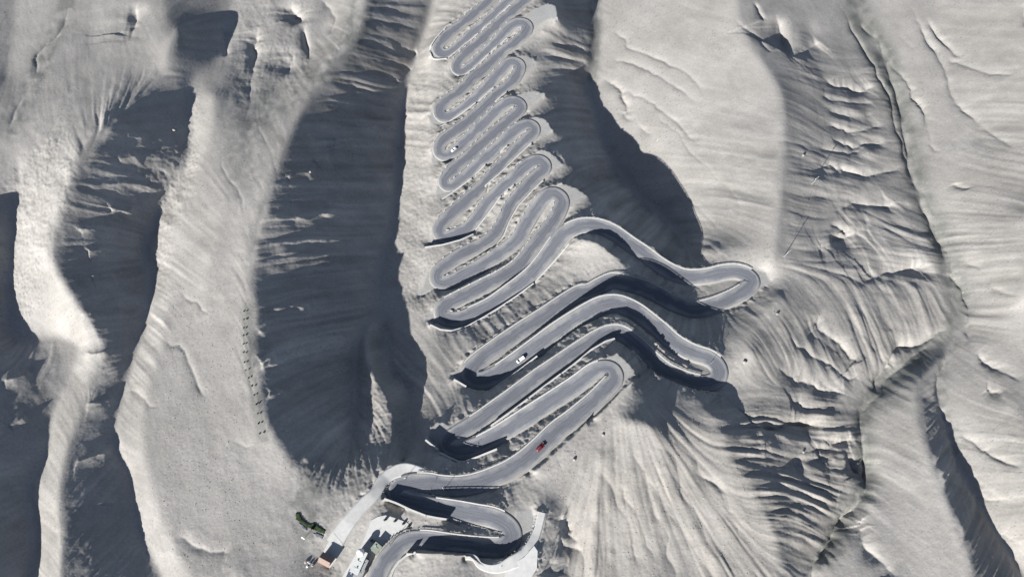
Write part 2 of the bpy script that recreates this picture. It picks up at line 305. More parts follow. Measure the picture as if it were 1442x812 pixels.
def fill(px, zf):
    """flatten the ground inside a photo polygon; zf: height or None (nearest road)"""
    c0 = np.mean(np.array(px), 0)
    z = ROAD[np.argmin((ROAD[:, 3] - c0[0]) ** 2 + (ROAD[:, 4] - c0[1]) ** 2), 2] if zf is None else zf
    g = px_grid(px, z)
    r0, r1 = int((g[:, 1].min() - V0) / STEP), int((g[:, 1].max() - V0) / STEP) + 2
    c0_, c1 = int((g[:, 0].min() - U0) / STEP), int((g[:, 0].max() - U0) / STEP) + 2
    r0, c0_ = max(r0, 0), max(c0_, 0)
    sl = (slice(r0, r1), slice(c0_, c1))
    m = inside(g, GU[sl], GV[sl])
    if zf is None:
        rr = ROAD[np.abs(ROAD[:, 2] - z) < 2.2]
        bx, by = base[sl][..., 0][m], base[sl][..., 1][m]
        k = np.argmin((bx[:, None] - rr[None, :, 0]) ** 2 + (by[:, None] - rr[None, :, 1]) ** 2, axis=1)
        zz = rr[k, 2]
    else: zz = zf
    hh = val[sl]; cc = cnt[sl]
    hh[m] = zz + base[sl][..., 1][m] * TA; cc[m] = 1
    val[sl] = hh; cnt[sl] = cc; full = np.zeros((NY, NX), bool); full[sl] = m
    return full
gravel = np.zeros((NY, NX), bool)
for a in APR: gravel |= fill(a, None)
ZW = float(np.interp(RS[-1] - 40, RS, ROAD[:, 2])); ZU = float(ROAD[np.argmin((ROAD[:, 3] - 600) ** 2 + (ROAD[:, 4] - 681) ** 2), 2])
PLAZA = [(511, 764), (523, 732), (532, 727), (543, 725), (557, 729), (573, 735), (579, 741), (562, 749), (545, 760), (534, 769), (526, 788), (517, 806), (508, 840), (460, 850), (482, 812), (500, 782)]
HUTPAD = [(456, 775), (470, 750), (482, 764), (483, 773), (474, 787), (464, 800)]
YARD = [(497, 712), (503, 732), (500, 745), (512, 764), (500, 780), (484, 762)]
ZHUT = ZU + 5.0
hut_m = fill(HUTPAD, ZHUT)
plaza_m = fill(PLAZA, ZW + 0.1)
# ribbons of concrete: photo centre line with half width in metres and height
def ribbon_pts(px, hw, z):
    px = catmull(px, 8); t = np.linspace(0, 1, len(px)); zz = np.interp(t, np.linspace(0, 1, len(z)), z); hh = np.interp(t, np.linspace(0, 1, len(hw)), hw)
    out = []
    for a, b in zip(px, zz):
        H_ = 0.0
        for _ in range(8):
            w = unproject(a, H_); H_ = b + w[1] * TA
        out.append((w[0], w[1], b))
    return resample(np.c_[np.array(out), hh], 0.6)
LANE = ribbon_pts([(592, 671), (580, 664), (567, 661), (552, 666), (539, 677), (529, 693), (511, 711), (494, 731), (479, 752), (470, 766)], [4.2, 3.4, 2.9, 2.6, 2.4, 2.3, 2.5, 2.8, 3.2, 3.6], [ZU, ZU + .2, ZU + 1.2, ZU + 3.8, ZHUT, ZHUT])
WALK = ribbon_pts([(656, 783), (668, 785), (676, 795), (690, 800), (705, 799), (722, 791), (738, 783), (747, 770), (753, 757), (758, 743), (763, 721)], [1.2, 1.2, 1.3, 1.5, 1.9, 2.6, 3.0, 2.2, 1.7, 1.5, 1.6], [ZW + 3.4, ZW + 3.8, ZW + 4.2, ZW + 4.2, ZW + 3.4, ZW + 2.2, ZW + 1.6])
TERR = [(716, 797), (738, 784), (752, 768), (757, 775), (756, 800), (746, 815), (735, 830), (700, 835)]
def ribbon_splat(Q, hl, hr, n=27, margin=0.0):
    tg = np.gradient(Q[:, :2], axis=0); tg /= np.linalg.norm(tg, axis=1)[:, None] + 1e-9; nn = np.stack([-tg[:, 1], tg[:, 0]], 1)
    for t in np.linspace(-1, 1, n):
        o = np.where(t > 0, hl + margin, hr + margin) * t
        splat(np.c_[Q[:, :2] + nn * o[:, None], Q[:, 2]])
terr_m = fill(TERR, ZW + 4.0)
lane_m = np.zeros((NY, NX), bool)
for Q in (LANE, WALK):
    tmp = val.copy(), cnt.copy(); val[:] = 0; cnt[:] = 0
    ribbon_splat(Q, Q[:, 3], Q[:, 3], margin=.35)
    m = cnt > 0; v2 = np.where(m, val / np.maximum(cnt, 1), 0); val[:], cnt[:] = tmp; val[m] = v2[m]; cnt[m] = 1; lane_m |= m
# the road bed overrides softer lines
tmp = val.copy(), cnt.copy(); val[:] = 0; cnt[:] = 0
RD = resample(np.c_[ROAD, HL, HR], 0.3)
ribbon_splat(RD, RD[:, 5], RD[:, 6], n=31, margin=.35)
roadm = cnt > 0; v2 = np.where(roadm, val / np.maximum(cnt, 1), 0); val[:], cnt[:] = tmp; val[roadm] = v2[roadm]; cnt[roadm] = 1
hard = roadm.copy()
# crests of cuts: two cells wide, just outside the wall
for W in [c[0] for c in CUT3] + LOW3:
    q = resample(W, 0.25)
    splat(q[:, :3], over=True)
    r, c = cell(q[:, :2]); r = np.clip(np.rint(r).astype(int), 0, NY - 1); c = np.clip(np.rint(c).astype(int), 0, NX - 1); hard[r, c] = True
fixed = cnt > 0; hval = np.where(fixed, val / np.maximum(cnt, 1), 0)

# membrane between the fixed lines, coarse to fine
def coarse(h, m):
    ny, nx = (h.shape[0] + 1) // 2, (h.shape[1] + 1) // 2
    hp = np.zeros((ny * 2, nx * 2)); mp = np.zeros((ny * 2, nx * 2)); hp[:h.shape[0], :h.shape[1]] = h * m; mp[:h.shape[0], :h.shape[1]] = m
    s_ = hp.reshape(ny, 2, nx, 2).sum((1, 3)); n_ = mp.reshape(ny, 2, nx, 2).sum((1, 3))
    return np.where(n_ > 0, s_ / np.maximum(n_, 1), 0), n_ > 0
lev = [(hval, fixed)]
while min(lev[-1][0].shape) > 24: lev.append(coarse(*lev[-1]))
x = np.full(lev[-1][0].shape, lev[-1][0][lev[-1][1]].mean())
for k in range(len(lev) - 1, -1, -1):
    h, m = lev[k]
    if x.shape != h.shape:
        x = np.repeat(np.repeat(x, 2, 0), 2, 1)[:h.shape[0], :h.shape[1]]
        if k < 4: x = blur(x, 1, 1)
    x = np.where(m, h, x)
    ii, jj = np.indices(h.shape); red = ((ii + jj) % 2 == 0)
    free = [~m & red, ~m & ~red]
    for it in range(400 if k > 2 else (90 if k > 0 else 40)):
        for f in free:
            p = np.pad(x, 1, 'edge'); a = (p[:-2, 1:-1] + p[2:, 1:-1] + p[1:-1, :-2] + p[1:-1, 2:]) / 4
            x = np.where(f, x + 1.5 * (a - x) if it > 3 else a, x)
Hm = x
paved = hard | roadm | gravel | plaza_m | terr_m | lane_m | hut_m
nearroad = np.clip(blur((hard | gravel | lane_m | plaza_m | terr_m | hut_m).astype(float), 4) * 6, 0, 1)
Hs = blur(Hm, 3)
Hm = Hs * (1 - nearroad) + Hm * nearroad
open_ = np.clip(1 - blur(paved.astype(float), 3) * 3.2, 0, 1)
open_[paved] = 0

# erosion channels: photo line, depth, reach on the sun side and on the far side (m)
TR = []
def tr(pts, a, w1, w2): TR.append((pts, a, w1, w2))
tr([(100, -20), (92, 25), (75, 55), (55, 75), (50, 95), (40, 125), (20, 160), (5, 200)], 1.2, 1.5, 1.5)
tr([(194, -5), (188, 35), (170, 66)], 9, 10, 3)
tr([(418, -20), (412, 10), (418, 25), (414, 45)], 8.5, 9, 3)
tr([(340, 20), (362, 42), (356, 62), (360, 75), (352, 110), (350, 150), (347, 180)], 6.5, 6, 3)
tr([(405, 55), (408, 85), (398, 118)], 6.5, 7, 3)
tr([(420, 30), (432, 65), (434, 100)], 4, 3, 2)
tr([(450, -10), (466, 20), (462, 55)], 2, 2.5, 2)
tr([(322, 40), (318, 60), (318, 82)], 2, 2, 2)
tr([(355, 140), (372, 200), (388, 240), (392, 285)], .5, .8, .8)
tr([(310, 205), (322, 250), (340, 290), (345, 330)], .5, .8, .8)
tr([(205, 455), (235, 485), (254, 490), (275, 530), (295, 570)], .9, 1.5, 1.5)
tr([(176, 540), (200, 562), (215, 580)], .9, 1.5, 1.2)
tr([(236, 748), (262, 760), (300, 772), (330, 778)], 1.2, 3, 1.2)
tr([(250, 406), (270, 424), (290, 445)], .5, 1, 1)
tr([(300, 610), (330, 622), (360, 632)], .4, 1, 1)
# right plateau
tr([(840, 30), (862, 45), (880, 55), (886, 68), (930, 85), (960, 100), (985, 125), (1000, 150)], 1.0, 1.4, 1.6)
tr([(842, 82), (870, 85), (900, 95), (925, 105), (960, 128), (985, 150)], 1.1, 1.4, 1.6)
tr([(838, 98), (855, 112), (866, 122), (874, 135), (882, 150), (883, 165), (905, 180), (930, 200)], 2.2, 2.2, 1.6)
tr([(868, 120), (900, 135), (925, 150), (960, 180), (985, 205)], 1.0, 1.3, 1.5)
tr([(915, 140), (930, 165), (960, 195), (1000, 240), (1030, 270), (1045, 290), (1043, 330)], .45, .8, .8)
tr([(920, 240), (955, 265), (985, 290), (1010, 315), (1025, 335)], .6, .8, .8)
tr([(965, 290), (990, 310), (1010, 335)], .4, .8, .8)
tr([(1080, 12), (1100, 35), (1110, 70), (1106, 78)], 8, 11, 4)
tr([(1108, 80), (1140, 70), (1160, 60)], 3, 8, 4)
tr([(1020, 20), (1060, 45), (1090, 78)], 1.2, 1.5, 1.5)
for p, a, w1, w2 in [
 ([(1155, 105), (1172, 119), (1195, 122), (1215, 126), (1235, 118)], 4, 4, 3), ([(1150, 132), (1175, 142), (1210, 145), (1230, 143)], 2, 2.2, 2.5), ([(1155, 148), (1180, 160), (1205, 164), (1240, 160)], 2.4, 2.5, 2.5),
 ([(1150, 170), (1180, 180), (1200, 185), (1225, 180), (1250, 170)], 2.8, 2.6, 2.5), ([(1165, 195), (1190, 204), (1215, 206), (1250, 196)], 2.4, 2.2, 2.5), ([(1145, 205), (1170, 212), (1200, 214), (1218, 208)], 2, 2, 2),
 ([(1105, 232), (1142, 240), (1165, 234), (1185, 238), (1225, 248), (1250, 240), (1280, 228)], 3.2, 3, 3), ([(1165, 293), (1190, 290), (1215, 287), (1245, 288), (1265, 283)], 4.2, 3.4, 4),
 ([(1165, 312), (1185, 318), (1195, 328)], 2.6, 2.5, 2.5), ([(1150, 328), (1170, 332), (1182, 335)], 2, 2, 2),
 ([(1110, 354), (1145, 350), (1165, 345), (1190, 333), (1205, 328), (1225, 318), (1252, 314)], 7, 8.5, 4), ([(1205, 408), (1225, 398), (1245, 382), (1265, 380), (1290, 376), (1315, 372)], 5, 6, 3.5),
 ([(1135, 440), (1155, 460), (1175, 478), (1195, 500), (1210, 514)], 4.2, 4.5, 3), ([(1082, 505), (1110, 525), (1130, 535), (1160, 545), (1195, 555)], 4.2, 4.5, 3.5), ([(1105, 568), (1125, 565), (1150, 576), (1195, 580)], 3.4, 3.4, 3),
 ([(1060, 600), (1090, 602), (1130, 597), (1160, 600), (1195, 606)], 4.6, 6, 3), ([(1095, 640), (1130, 634), (1165, 628), (1185, 618), (1198, 613)], 4, 4.6, 3), ([(1100, 655), (1120, 650), (1140, 658)], 2, 2.5, 2),
 ([(1125, 665), (1145, 655), (1165, 645), (1188, 644), (1200, 655), (1215, 672)], 4.6, 6, 2.5), ([(1150, 500), (1170, 515), (1195, 530), (1215, 537)], 1.6, 1.8, 2), ([(1110, 470), (1140, 495), (1165, 515)], 1.5, 1.8, 2)]: tr(p, a, w1, w2)
tr([(1350, 448), (1330, 465), (1310, 477), (1290, 482), (1262, 498), (1250, 515), (1235, 535), (1220, 560)], 4.0, 2.2, 2.2)
tr([(1215, 560), (1213, 600), (1222, 650), (1218, 690), (1190, 735), (1160, 775), (1145, 812), (1130, 850)], 3.6, 2.2, 2)
tr([(1205, 5), (1215, 25), (1235, 55), (1252, 90), (1262, 130), (1275, 180), (1285, 240), (1300, 290), (1325, 340), (1340, 390)], 2.4, 1.6, 1.6)
tr([(1205, 730), (1215, 745), (1225, 765), (1245, 790), (1265, 820)], 3.2, 3.5, 2.5)
tr([(1345, 480), (1330, 510), (1320, 545), (1328, 580), (1340, 610)], 1.6, 1.8, 1.8)
for p, a in [([(1270, 0), (1292, 20), (1303, 50), (1325, 85), (1340, 120), (1355, 150), (1380, 172), (1410, 198), (1445, 222)], 1.6), ([(1328, 85), (1350, 88), (1385, 100), (1445, 112)], 1.2), ([(1335, 360), (1360, 370), (1385, 385), (1400, 400), (1445, 428)], 1.8),
 ([(1370, 490), (1390, 505), (1410, 520), (1445, 545)], 1.8), ([(1340, 605), (1370, 620), (1400, 640), (1445, 665)], 1.4), ([(1355, 662), (1395, 690), (1445, 715)], .9), ([(1360, 690), (1400, 700), (1445, 715)], .8), ([(1405, 745), (1445, 760)], .9), ([(1440, 0), (1450, 40)], 1.0),
 ([(1345, 255), (1362, 265), (1372, 268)], 1.6), ([(1385, 545), (1400, 552), (1415, 556)], 2.4), ([(1260, 40), (1275, 60), (1290, 72)], .6), ([(1280, 120), (1300, 150), (1310, 190), (1320, 220)], .6)]: tr(p, a * 1.5, 1.9, 1.9)
for p in [[(1204, -5), (1207, 20), (1217, 40), (1237, 57), (1252, 82), (1272, 105), (1284, 117), (1290, 135), (1299, 152), (1304, 175), (1310, 200)], [(1177, -5), (1190, 25), (1217, 72), (1237, 107), (1254, 140), (1262, 175), (1272, 205), (1282, 240), (1285, 270)], [(1277, 218), (1292, 253), (1307, 283), (1317, 310), (1330, 343), (1342, 375), (1352, 403), (1364, 431), (1366, 461), (1367, 481), (1372, 496)], [(1060, 0), (1075, 30)], [(1300, 20), (1330, 60), (1360, 85)]]: tr(p, 2.6, 1.3, 1.3)
# V/W bend gullies and roads' own drains
for p, a, w1 in [([(790, 725), (800, 735), (812, 745)], 2.5, 3), ([(783, 745), (800, 752), (822, 765)], 2.5, 3), ([(785, 765), (800, 772), (825, 778)], 2.6, 3), ([(770, 775), (782, 790), (800, 800)], 2.2, 2.5), ([(760, 795), (775, 800), (790, 812)], 2.2, 2.5)]: tr(p, a, w1, 2)
for p in [[(840, 640), (865, 690), (890, 750), (900, 812)], [(880, 610), (905, 660), (925, 720), (945, 790), (955, 830)], [(910, 605), (950, 660), (985, 730), (1010, 800)], [(940, 610), (985, 660), (1030, 720), (1070, 800)], [(900, 660), (930, 690), (960, 750)], [(860, 660), (900, 730), (925, 800)], [(960, 640), (1010, 690), (1050, 740)]]:
    tr(p, .8, 1.8, 1.8)
for p in [[(1120, 430), (1160, 480), (1190, 505)], [(1180, 425), (1220, 480), (1235, 500)], [(1230, 425), (1255, 470)], [(1250, 420), (1285, 470)]]: tr(p, .7, 2, 2)
tr([(1200, -40), (1210, 20), (1245, 82), (1268, 140), (1280, 200), (1290, 270), (1308, 310), (1332, 370), (1350, 430)], 2.2, 5, 4)
tr([(1350, 430), (1335, 470), (1300, 490), (1262, 526), (1226, 560), (1213, 600), (1221, 650), (1217, 690), (1190, 735), (1152, 790), (1120, 860)], 2.6, 4, 3.5)
# ribs that catch the sun on the shaded slopes, and the gullies between them
for p in [[(398, 251), (420, 247), (446, 242)], [(400, 285), (440, 283), (486, 277)], [(402, 316), (440, 309), (482, 300)], [(466, 211), (507, 208)], [(440, 228), (470, 226)], [(380, 440), (410, 436), (440, 432)], [(360, 470), (385, 460)], [(365, 520), (390, 505)], [(375, 560), (400, 548)],
          [(112, 263), (170, 262), (236, 268)], [(105, 327), (135, 324), (165, 325)], [(122, 354), (152, 352)], [(165, 226), (202, 223)], [(120, 394), (158, 389)], [(175, 196), (212, 197)], [(150, 300), (190, 296)], [(110, 440), (150, 434), (195, 440)], [(110, 500), (160, 492)], [(120, 570), (165, 560)], [(105, 650), (160, 640)], [(110, 720), (170, 705)], [(10, 600), (40, 585)], [(0, 540), (50, 525)]]: tr(p, -1.9, 2.6, 1.8)
for p in [[(462, 135), (500, 138), (550, 150)], [(455, 162), (500, 160), (558, 168)], [(510, 100), (540, 110), (568, 120)], [(450, 180), (500, 178), (550, 182)], [(480, 122), (520, 128), (555, 136)], [(430, 195), (480, 196)], [(545, 60), (570, 70), (590, 74)], [(530, 85), (560, 92), (585, 100)]]: tr(p, 2.2, 2.8, 2.0)
for p in [[(795, 45), (815, 50), (832, 60)], [(765, 60), (800, 64), (825, 74)], [(760, 80), (790, 82), (828, 88)], [(765, 100), (795, 98), (815, 104)]]: tr(p, 1.6, 2, 1.8)
SUNXY = np.array([0.6, 0.8]); TRK = 0.72
Hd = np.zeros_like(Hm)
def sample_H(px):
    """height over the mean hillside of the macro ground at a photo point"""
    H_ = 0.0
    for _ in range(8):
        w = unproject(np.array(px, float), H_); r, c = cell(w[:2])
        r = min(max(r, 0), NY - 1.001); c = min(max(c, 0), NX - 1.001); i, j = int(r), int(c); fr, fc = r - i, c - j
        H_ = .5 * H_ + .5 * ((Hm[i, j] * (1 - fc) + Hm[i, j + 1] * fc) * (1 - fr) + (Hm[i + 1, j] * (1 - fc) + Hm[i + 1, j + 1] * fc) * fr)
    return H_
def rnd(r):
    a = RNG.standard_normal((NY, NX)).astype(np.float32)
    a = blur(a, r, 2) if r else a
    return (a / a.std()).astype(np.float32)
WX = .8 * rnd(9) + .08 * rnd(2); WY = .8 * rnd(9) + .08 * rnd(2); WA = np.clip(.85 + .3 * rnd(9), .2, 1.4)
for pts, a, w1, w2 in TR:
    pts = catmull(pts, 5)
    W = np.array([unproject(p, sample_H(p))[:2] for p in pts])
    W += RNG.normal(0, .4, W.shape)
    g = to_grid(W); reach = 4 * max(w1, w2) / .33
    r0 = max(int((g[:, 1].min() - reach - V0) / STEP), 0); r1 = min(int((g[:, 1].max() + reach - V0) / STEP), NY)
    c0 = max(int((g[:, 0].min() - reach - U0) / STEP), 0); c1 = min(int((g[:, 0].max() + reach - U0) / STEP), NX)
    if r1 <= r0 or c1 <= c0: continue
    X, Y = base[r0:r1, c0:c1, 0] + WX[r0:r1, c0:c1], base[r0:r1, c0:c1, 1] + WY[r0:r1, c0:c1]
    best = np.full(X.shape, 1e9); side = np.zeros(X.shape); along = np.zeros(X.shape); L = len(W) - 1
    for k in range(L):
        e = W[k + 1] - W[k]; l2 = e @ e + 1e-9
        t = np.clip(((X - W[k, 0]) * e[0] + (Y - W[k, 1]) * e[1]) / l2, 0, 1)
        dx, dy = X - W[k, 0] - t * e[0], Y - W[k, 1] - t * e[1]; d = np.hypot(dx, dy)
        n = np.array([-e[1], e[0]]); n = n / (np.linalg.norm(n) + 1e-9)
        if n @ SUNXY < 0: n = -n
        m = d < best; best[m] = d[m]; side[m] = (dx * n[0] + dy * n[1])[m]; along[m] = ((k + t) / L)[m]
    ta, tb = (.5, .5) if a > 6 else (.34, .2); tap = np.clip(np.minimum(along / ta, (1 - along) / tb), 0, 1); tap = tap * tap * (3 - 2 * tap)
    tap = tap * WA[r0:r1, c0:c1]
    w = w1 + (w2 - w1) * np.clip(.5 + .5 * side / (best + .01), 0, 1)
    Hd[r0:r1, c0:c1] -= a * (TRK if a > 0 else .8) * tap * np.exp(-best / w) * np.clip(tap * 2, 0, 1)

# streak relief running down the slopes (noise combed along the fall line)
zmac = base[..., 2] + Hs + blur(Hd, 1)
gy, gx = np.gradient(blur(zmac, 3)); gx = gx / MX; gy = gy / MY          # per metre, along columns and rows
slope = np.hypot(gx, gy) + 1e-6
vx, vy = -gx / slope / MX, -gy / slope / MY
def zone(px, soft=14):
    m = inside(np.array([to_grid(unproject(np.array(p, float), sample_H(p))[:2]) for p in px]), GU, GV).astype(np.float32); return blur(m, soft, 2)
ZF = zone([(800, 660), (880, 590), (980, 590), (1040, 650), (1110, 800), (1115, 840), (800, 840)])
ZA = zone([(1105, 80), (1150, 60), (1250, 100), (1275, 200), (1295, 300), (1340, 400), (1240, 420), (1110, 400)]); ZB = zone([(1060, 430), (1120, 410), (1330, 420), (1330, 470), (1210, 550), (1040, 540)])
ZC = zone([(1000, 590), (1060, 560), (1205, 570), (1210, 680), (1150, 770), (1110, 790)]); ZD = zone([(480, 40), (610, -60), (590, 100), (560, 200), (440, 180)])
ZE = zone([(400, 200), (555, 190), (540, 380), (490, 560), (480, 680), (380, 620), (350, 500), (355, 340)]); ZG = zone([(760, 30), (835, -40), (835, 110), (760, 120)]); ZH = zone([(150, 120), (265, 110), (205, 350), (160, 600), (200, 840), (90, 840), (130, 540), (80, 330)])
ZI = zone([(0, 480), (100, 490), (60, 640), (40, 840), (-120, 840), (-120, 480)]); ZL = zone([(780, 120), (825, 130), (870, 215), (985, 340), (970, 380), (860, 320), (800, 240)], 8); ZJ = zone([(1295, 560), (1335, 600), (1400, 740), (1440, 840), (1385, 840), (1310, 650)], 6); ZK = zone([(480, 560), (570, 480), (600, 560), (570, 660), (480, 690), (420, 660)])
def steer(mask, dx, dy):
    global vx, vy
    w = np.clip(blur(mask, 16, 1) * 3.5, 0, 1) * .95; t1 = 2 * np.arctan2(vy * MY, vx * MX); t2 = 2 * np.arctan2(dy * MY, dx * MX)
    th = .5 * np.arctan2((1 - w) * np.sin(t1) + w * np.sin(t2), (1 - w) * np.cos(t1) + w * np.cos(t2)); vx, vy = np.cos(th) / MX, np.sin(th) / MY
g_ = to_grid(unproject(np.array((855., 500.)), 26.)[:2]); wob = .18 * rnd(25)
steer(ZF, GU - g_[0] + 60 * wob, GV - g_[1] + 60 * wob)
steer(ZA, np.ones_like(GU), .12 + 1.2 * wob); steer(ZB, .60 + .8 * wob, .80 - .5 * wob + 0 * GU); steer(ZC, np.ones_like(GU), .06 + 1.2 * wob)
def comb(noise, n, step):
    acc = noise.copy(); cnt_ = np.ones_like(acc); my, mx = (vy * MY).astype(np.float32), (vx * MX).astype(np.float32); iy, ix = (1 / MY).astype(np.float32), (1 / MX).astype(np.float32)
    ii, jj = np.indices(noise.shape, dtype=np.float32); step = np.float32(step)
    for sg in (np.float32(1), np.float32(-1)):
        r, c = ii.copy(), jj.copy(); pr, pc = sg * my, sg * mx; live = np.ones_like(acc)
        for _ in range(n):
            ri = np.clip(r + .5, 0, NY - 1).astype(np.int32); ci = np.clip(c + .5, 0, NX - 1).astype(np.int32)
            a_, b_ = my[ri, ci], mx[ri, ci]; d_ = a_ * pr + b_ * pc; live = live * (np.abs(d_) > .8); k = np.sign(d_); pr, pc = a_ * k, b_ * k
            r += step * pr * iy * live; c += step * pc * ix * live
            ri = np.clip(r + .5, 0, NY - 1).astype(np.int32); ci = np.clip(c + .5, 0, NX - 1).astype(np.int32)
            acc += noise[ri, ci] * live; cnt_ += live
    acc /= np.sqrt(cnt_ * (2 * n + 1)); return acc / acc.std()
def rnd(r):
    a = RNG.standard_normal((NY, NX)).astype(np.float32)
    a = blur(a, r, 2) if r else a
    return (a / a.std()).astype(np.float32)
rib1 = comb(rnd(1), 46, .36); rib2 = comb(rnd(2), 56, .7); rib3 = comb(rnd(6), 40, 1.8)
rib2 = blur(rib2, 1, 2); rib2 /= rib2.std(); rib3 = blur(rib3, 2, 2); rib3 /= rib3.std()
cr1, cr2, cr3 = (np.minimum(np.abs(r_), 1.6) for r_ in (rib1, rib2, rib3))     # gullies: sharp at the bottom, rounded spurs between
f1, f2, f3, f4 = rnd(0), rnd(2), rnd(6), rnd(22)
stp = np.clip((slope - .34) / .32, 0, 1.2)
patch = np.clip(.6 + .5 * rnd(30), .05, 1.5)
lumps = np.clip(.55 + .35 * rnd(14), 0.05, 1.3)
th = 2 * np.arctan2(vy * MY, vx * MX); coh = np.clip((np.hypot(blur(np.cos(th), 4, 2), blur(np.sin(th), 4, 2)) - .6) / .3, 0, 1); coh = blur(coh, 2, 2)
rib1, rib2, cr1, cr2, cr3 = rib1 * coh, rib2 * coh, cr1 * coh, cr2 * coh, cr3 * (.3 + .7 * coh)
brk = np.clip(.55 + .42 * rnd(20) + .25 * rnd(7), .05, 1.3)
ZF = ZF * (.5 + .7 * brk); ZA = ZA * (.4 + .9 * brk); ZB = ZB * (.35 + .9 * brk); ZC = ZC * (.4 + .9 * brk); ZE = ZE * (.6 + .9 * brk); ZH = ZH * (.6 + .9 * brk)
rock_ = blur(np.clip(f1, -2.5, 2.5), 1, 1); rock_ /= rock_.std()
rough = np.clip(ZK + .75 * zone([(572, 120), (606, 90), (606, 330), (600, 440), (545, 440), (548, 380), (560, 300), (570, 200)], 6) + .5 * zone([(330, -20), (440, -20), (440, 120), (330, 150)], 8) + .7 * np.clip(blur(paved.astype(float), 16, 2) * 2.5, 0, 1) + zone([(205, 240), (275, 110), (280, 240), (245, 330), (232, 400), (205, 400)], 6) + zone([(10, 250), (95, 170), (110, 250), (70, 340), (70, 400), (12, 480)], 8), 0, 1.2)
detail = (stp * (.10 * rib1 * patch + .16 * rib2 * patch + .3 * np.minimum(rib3, 1.2)) + .015 * cr1 * np.clip((slope - .16) / .2, 0, 1) + .028 * cr2 * np.clip((slope - .2) / .2, 0, 1) + .02 * f1 + .035 * f2 * lumps + .04 * f3 + .08 * f4
          + ZF * (.07 * cr1 + .24 * cr2 + .5 * cr3) + ZA * (.08 * cr1 + .22 * cr2 + .9 * cr3) + ZB * (.08 * cr1 + .26 * cr2 + .6 * cr3) + ZC * (.14 * cr1 + .40 * cr2 + 1.1 * cr3)
          + ZD * (.14 * cr1 + .42 * cr2 + .6 * cr3) + ZE * (.13 * cr1 + .38 * cr2 + .6 * cr3) + ZL * (.14 * cr1 + .4 * cr2 + .7 * cr3) + ZG * (.16 * cr1 + .5 * cr2 + .5 * cr3) + ZH * (.14 * cr1 + .34 * cr2 + .6 * cr3) + ZI * (.08 * cr1 + .22 * cr2 + .45 * cr3) * brk
          + ZJ * (.14 * cr1 + .6 * cr2 + .9 * cr3) + ZK * (.2 * cr1 + .4 * cr2) + rough * (.07 * rock_ + .10 * f2 * lumps + .12 * f3))
steepnear = np.clip((np.hypot(*[g_ for g_ in (np.gradient(base[..., 2] + Hm)[1] / MX, np.gradient(base[..., 2] + Hm)[0] / MY)]) - .35) / .4, 0, 1)
ditch = (1 - open_) * steepnear * (~paved) * (.12 * f1 + .12 * rock_ + .28 * f2 + .2 * rib1)
Ht = Hm + Hd * open_ + detail * open_ + ditch
GZ = base[..., 2] + Ht

def ground_z(x_, y_):
    r, c = cell(np.array([x_, y_])); r = min(max(float(r), 0), NY - 1.001); c = min(max(float(c), 0), NX - 1.001); i, j = int(r), int(c); fr, fc = r - i, c - j
    return (GZ[i, j] * (1 - fc) + GZ[i, j + 1] * fc) * (1 - fr) + (GZ[i + 1, j] * (1 - fc) + GZ[i + 1, j + 1] * fc) * fr
def place(u, v, n=10):
    """photo point -> where its line of sight meets the finished ground"""
    H_ = sample_H((u, v))
    for _ in range(n):
        w = unproject(np.array([u, v], float), H_); H_ = .4 * H_ + .6 * (ground_z(w[0], w[1]) + w[1] * TA)
    return Vector((w[0], w[1], ground_z(w[0], w[1])))

# ------------------------------------------------------------------ materials
def mat(name, rgb, rough=.9, metal=0.0, var=.12, scale=1.5, bump=0.0, spec=.3):
    m = bpy.data.materials.new(name); m.use_nodes = True; n = m.node_tree.nodes; l = m.node_tree.links; b = n["Principled BSDF"]
    b.inputs["Roughness"].default_value = rough; b.inputs["Metallic"].default_value = metal; b.inputs["Specular IOR Level"].default_value = spec
    tc = n.new("ShaderNodeTexCoord"); nz = n.new("ShaderNodeTexNoise"); nz.inputs["Scale"].default_value = scale; nz.inputs["Detail"].default_value = 6
    l.new(tc.outputs["Object"], nz.inputs["Vector"])
    rp = n.new("ShaderNodeValToRGB"); rp.color_ramp.elements[0].position = .3; rp.color_ramp.elements[1].position = .7
    rp.color_ramp.elements[0].color = (*[c * (1 - var) for c in rgb], 1); rp.color_ramp.elements[1].color = (*[min(1, c * (1 + var)) for c in rgb], 1)
    l.new(nz.outputs["Fac"], rp.inputs[0]); l.new(rp.outputs[0], b.inputs["Base Color"])
    if bump:
        bp = n.new("ShaderNodeBump"); bp.inputs["Strength"].default_value = bump; bp.inputs["Distance"].default_value = .05
        l.new(nz.outputs["Fac"], bp.inputs["Height"]); l.new(bp.outputs[0], b.inputs["Normal"])
    return m
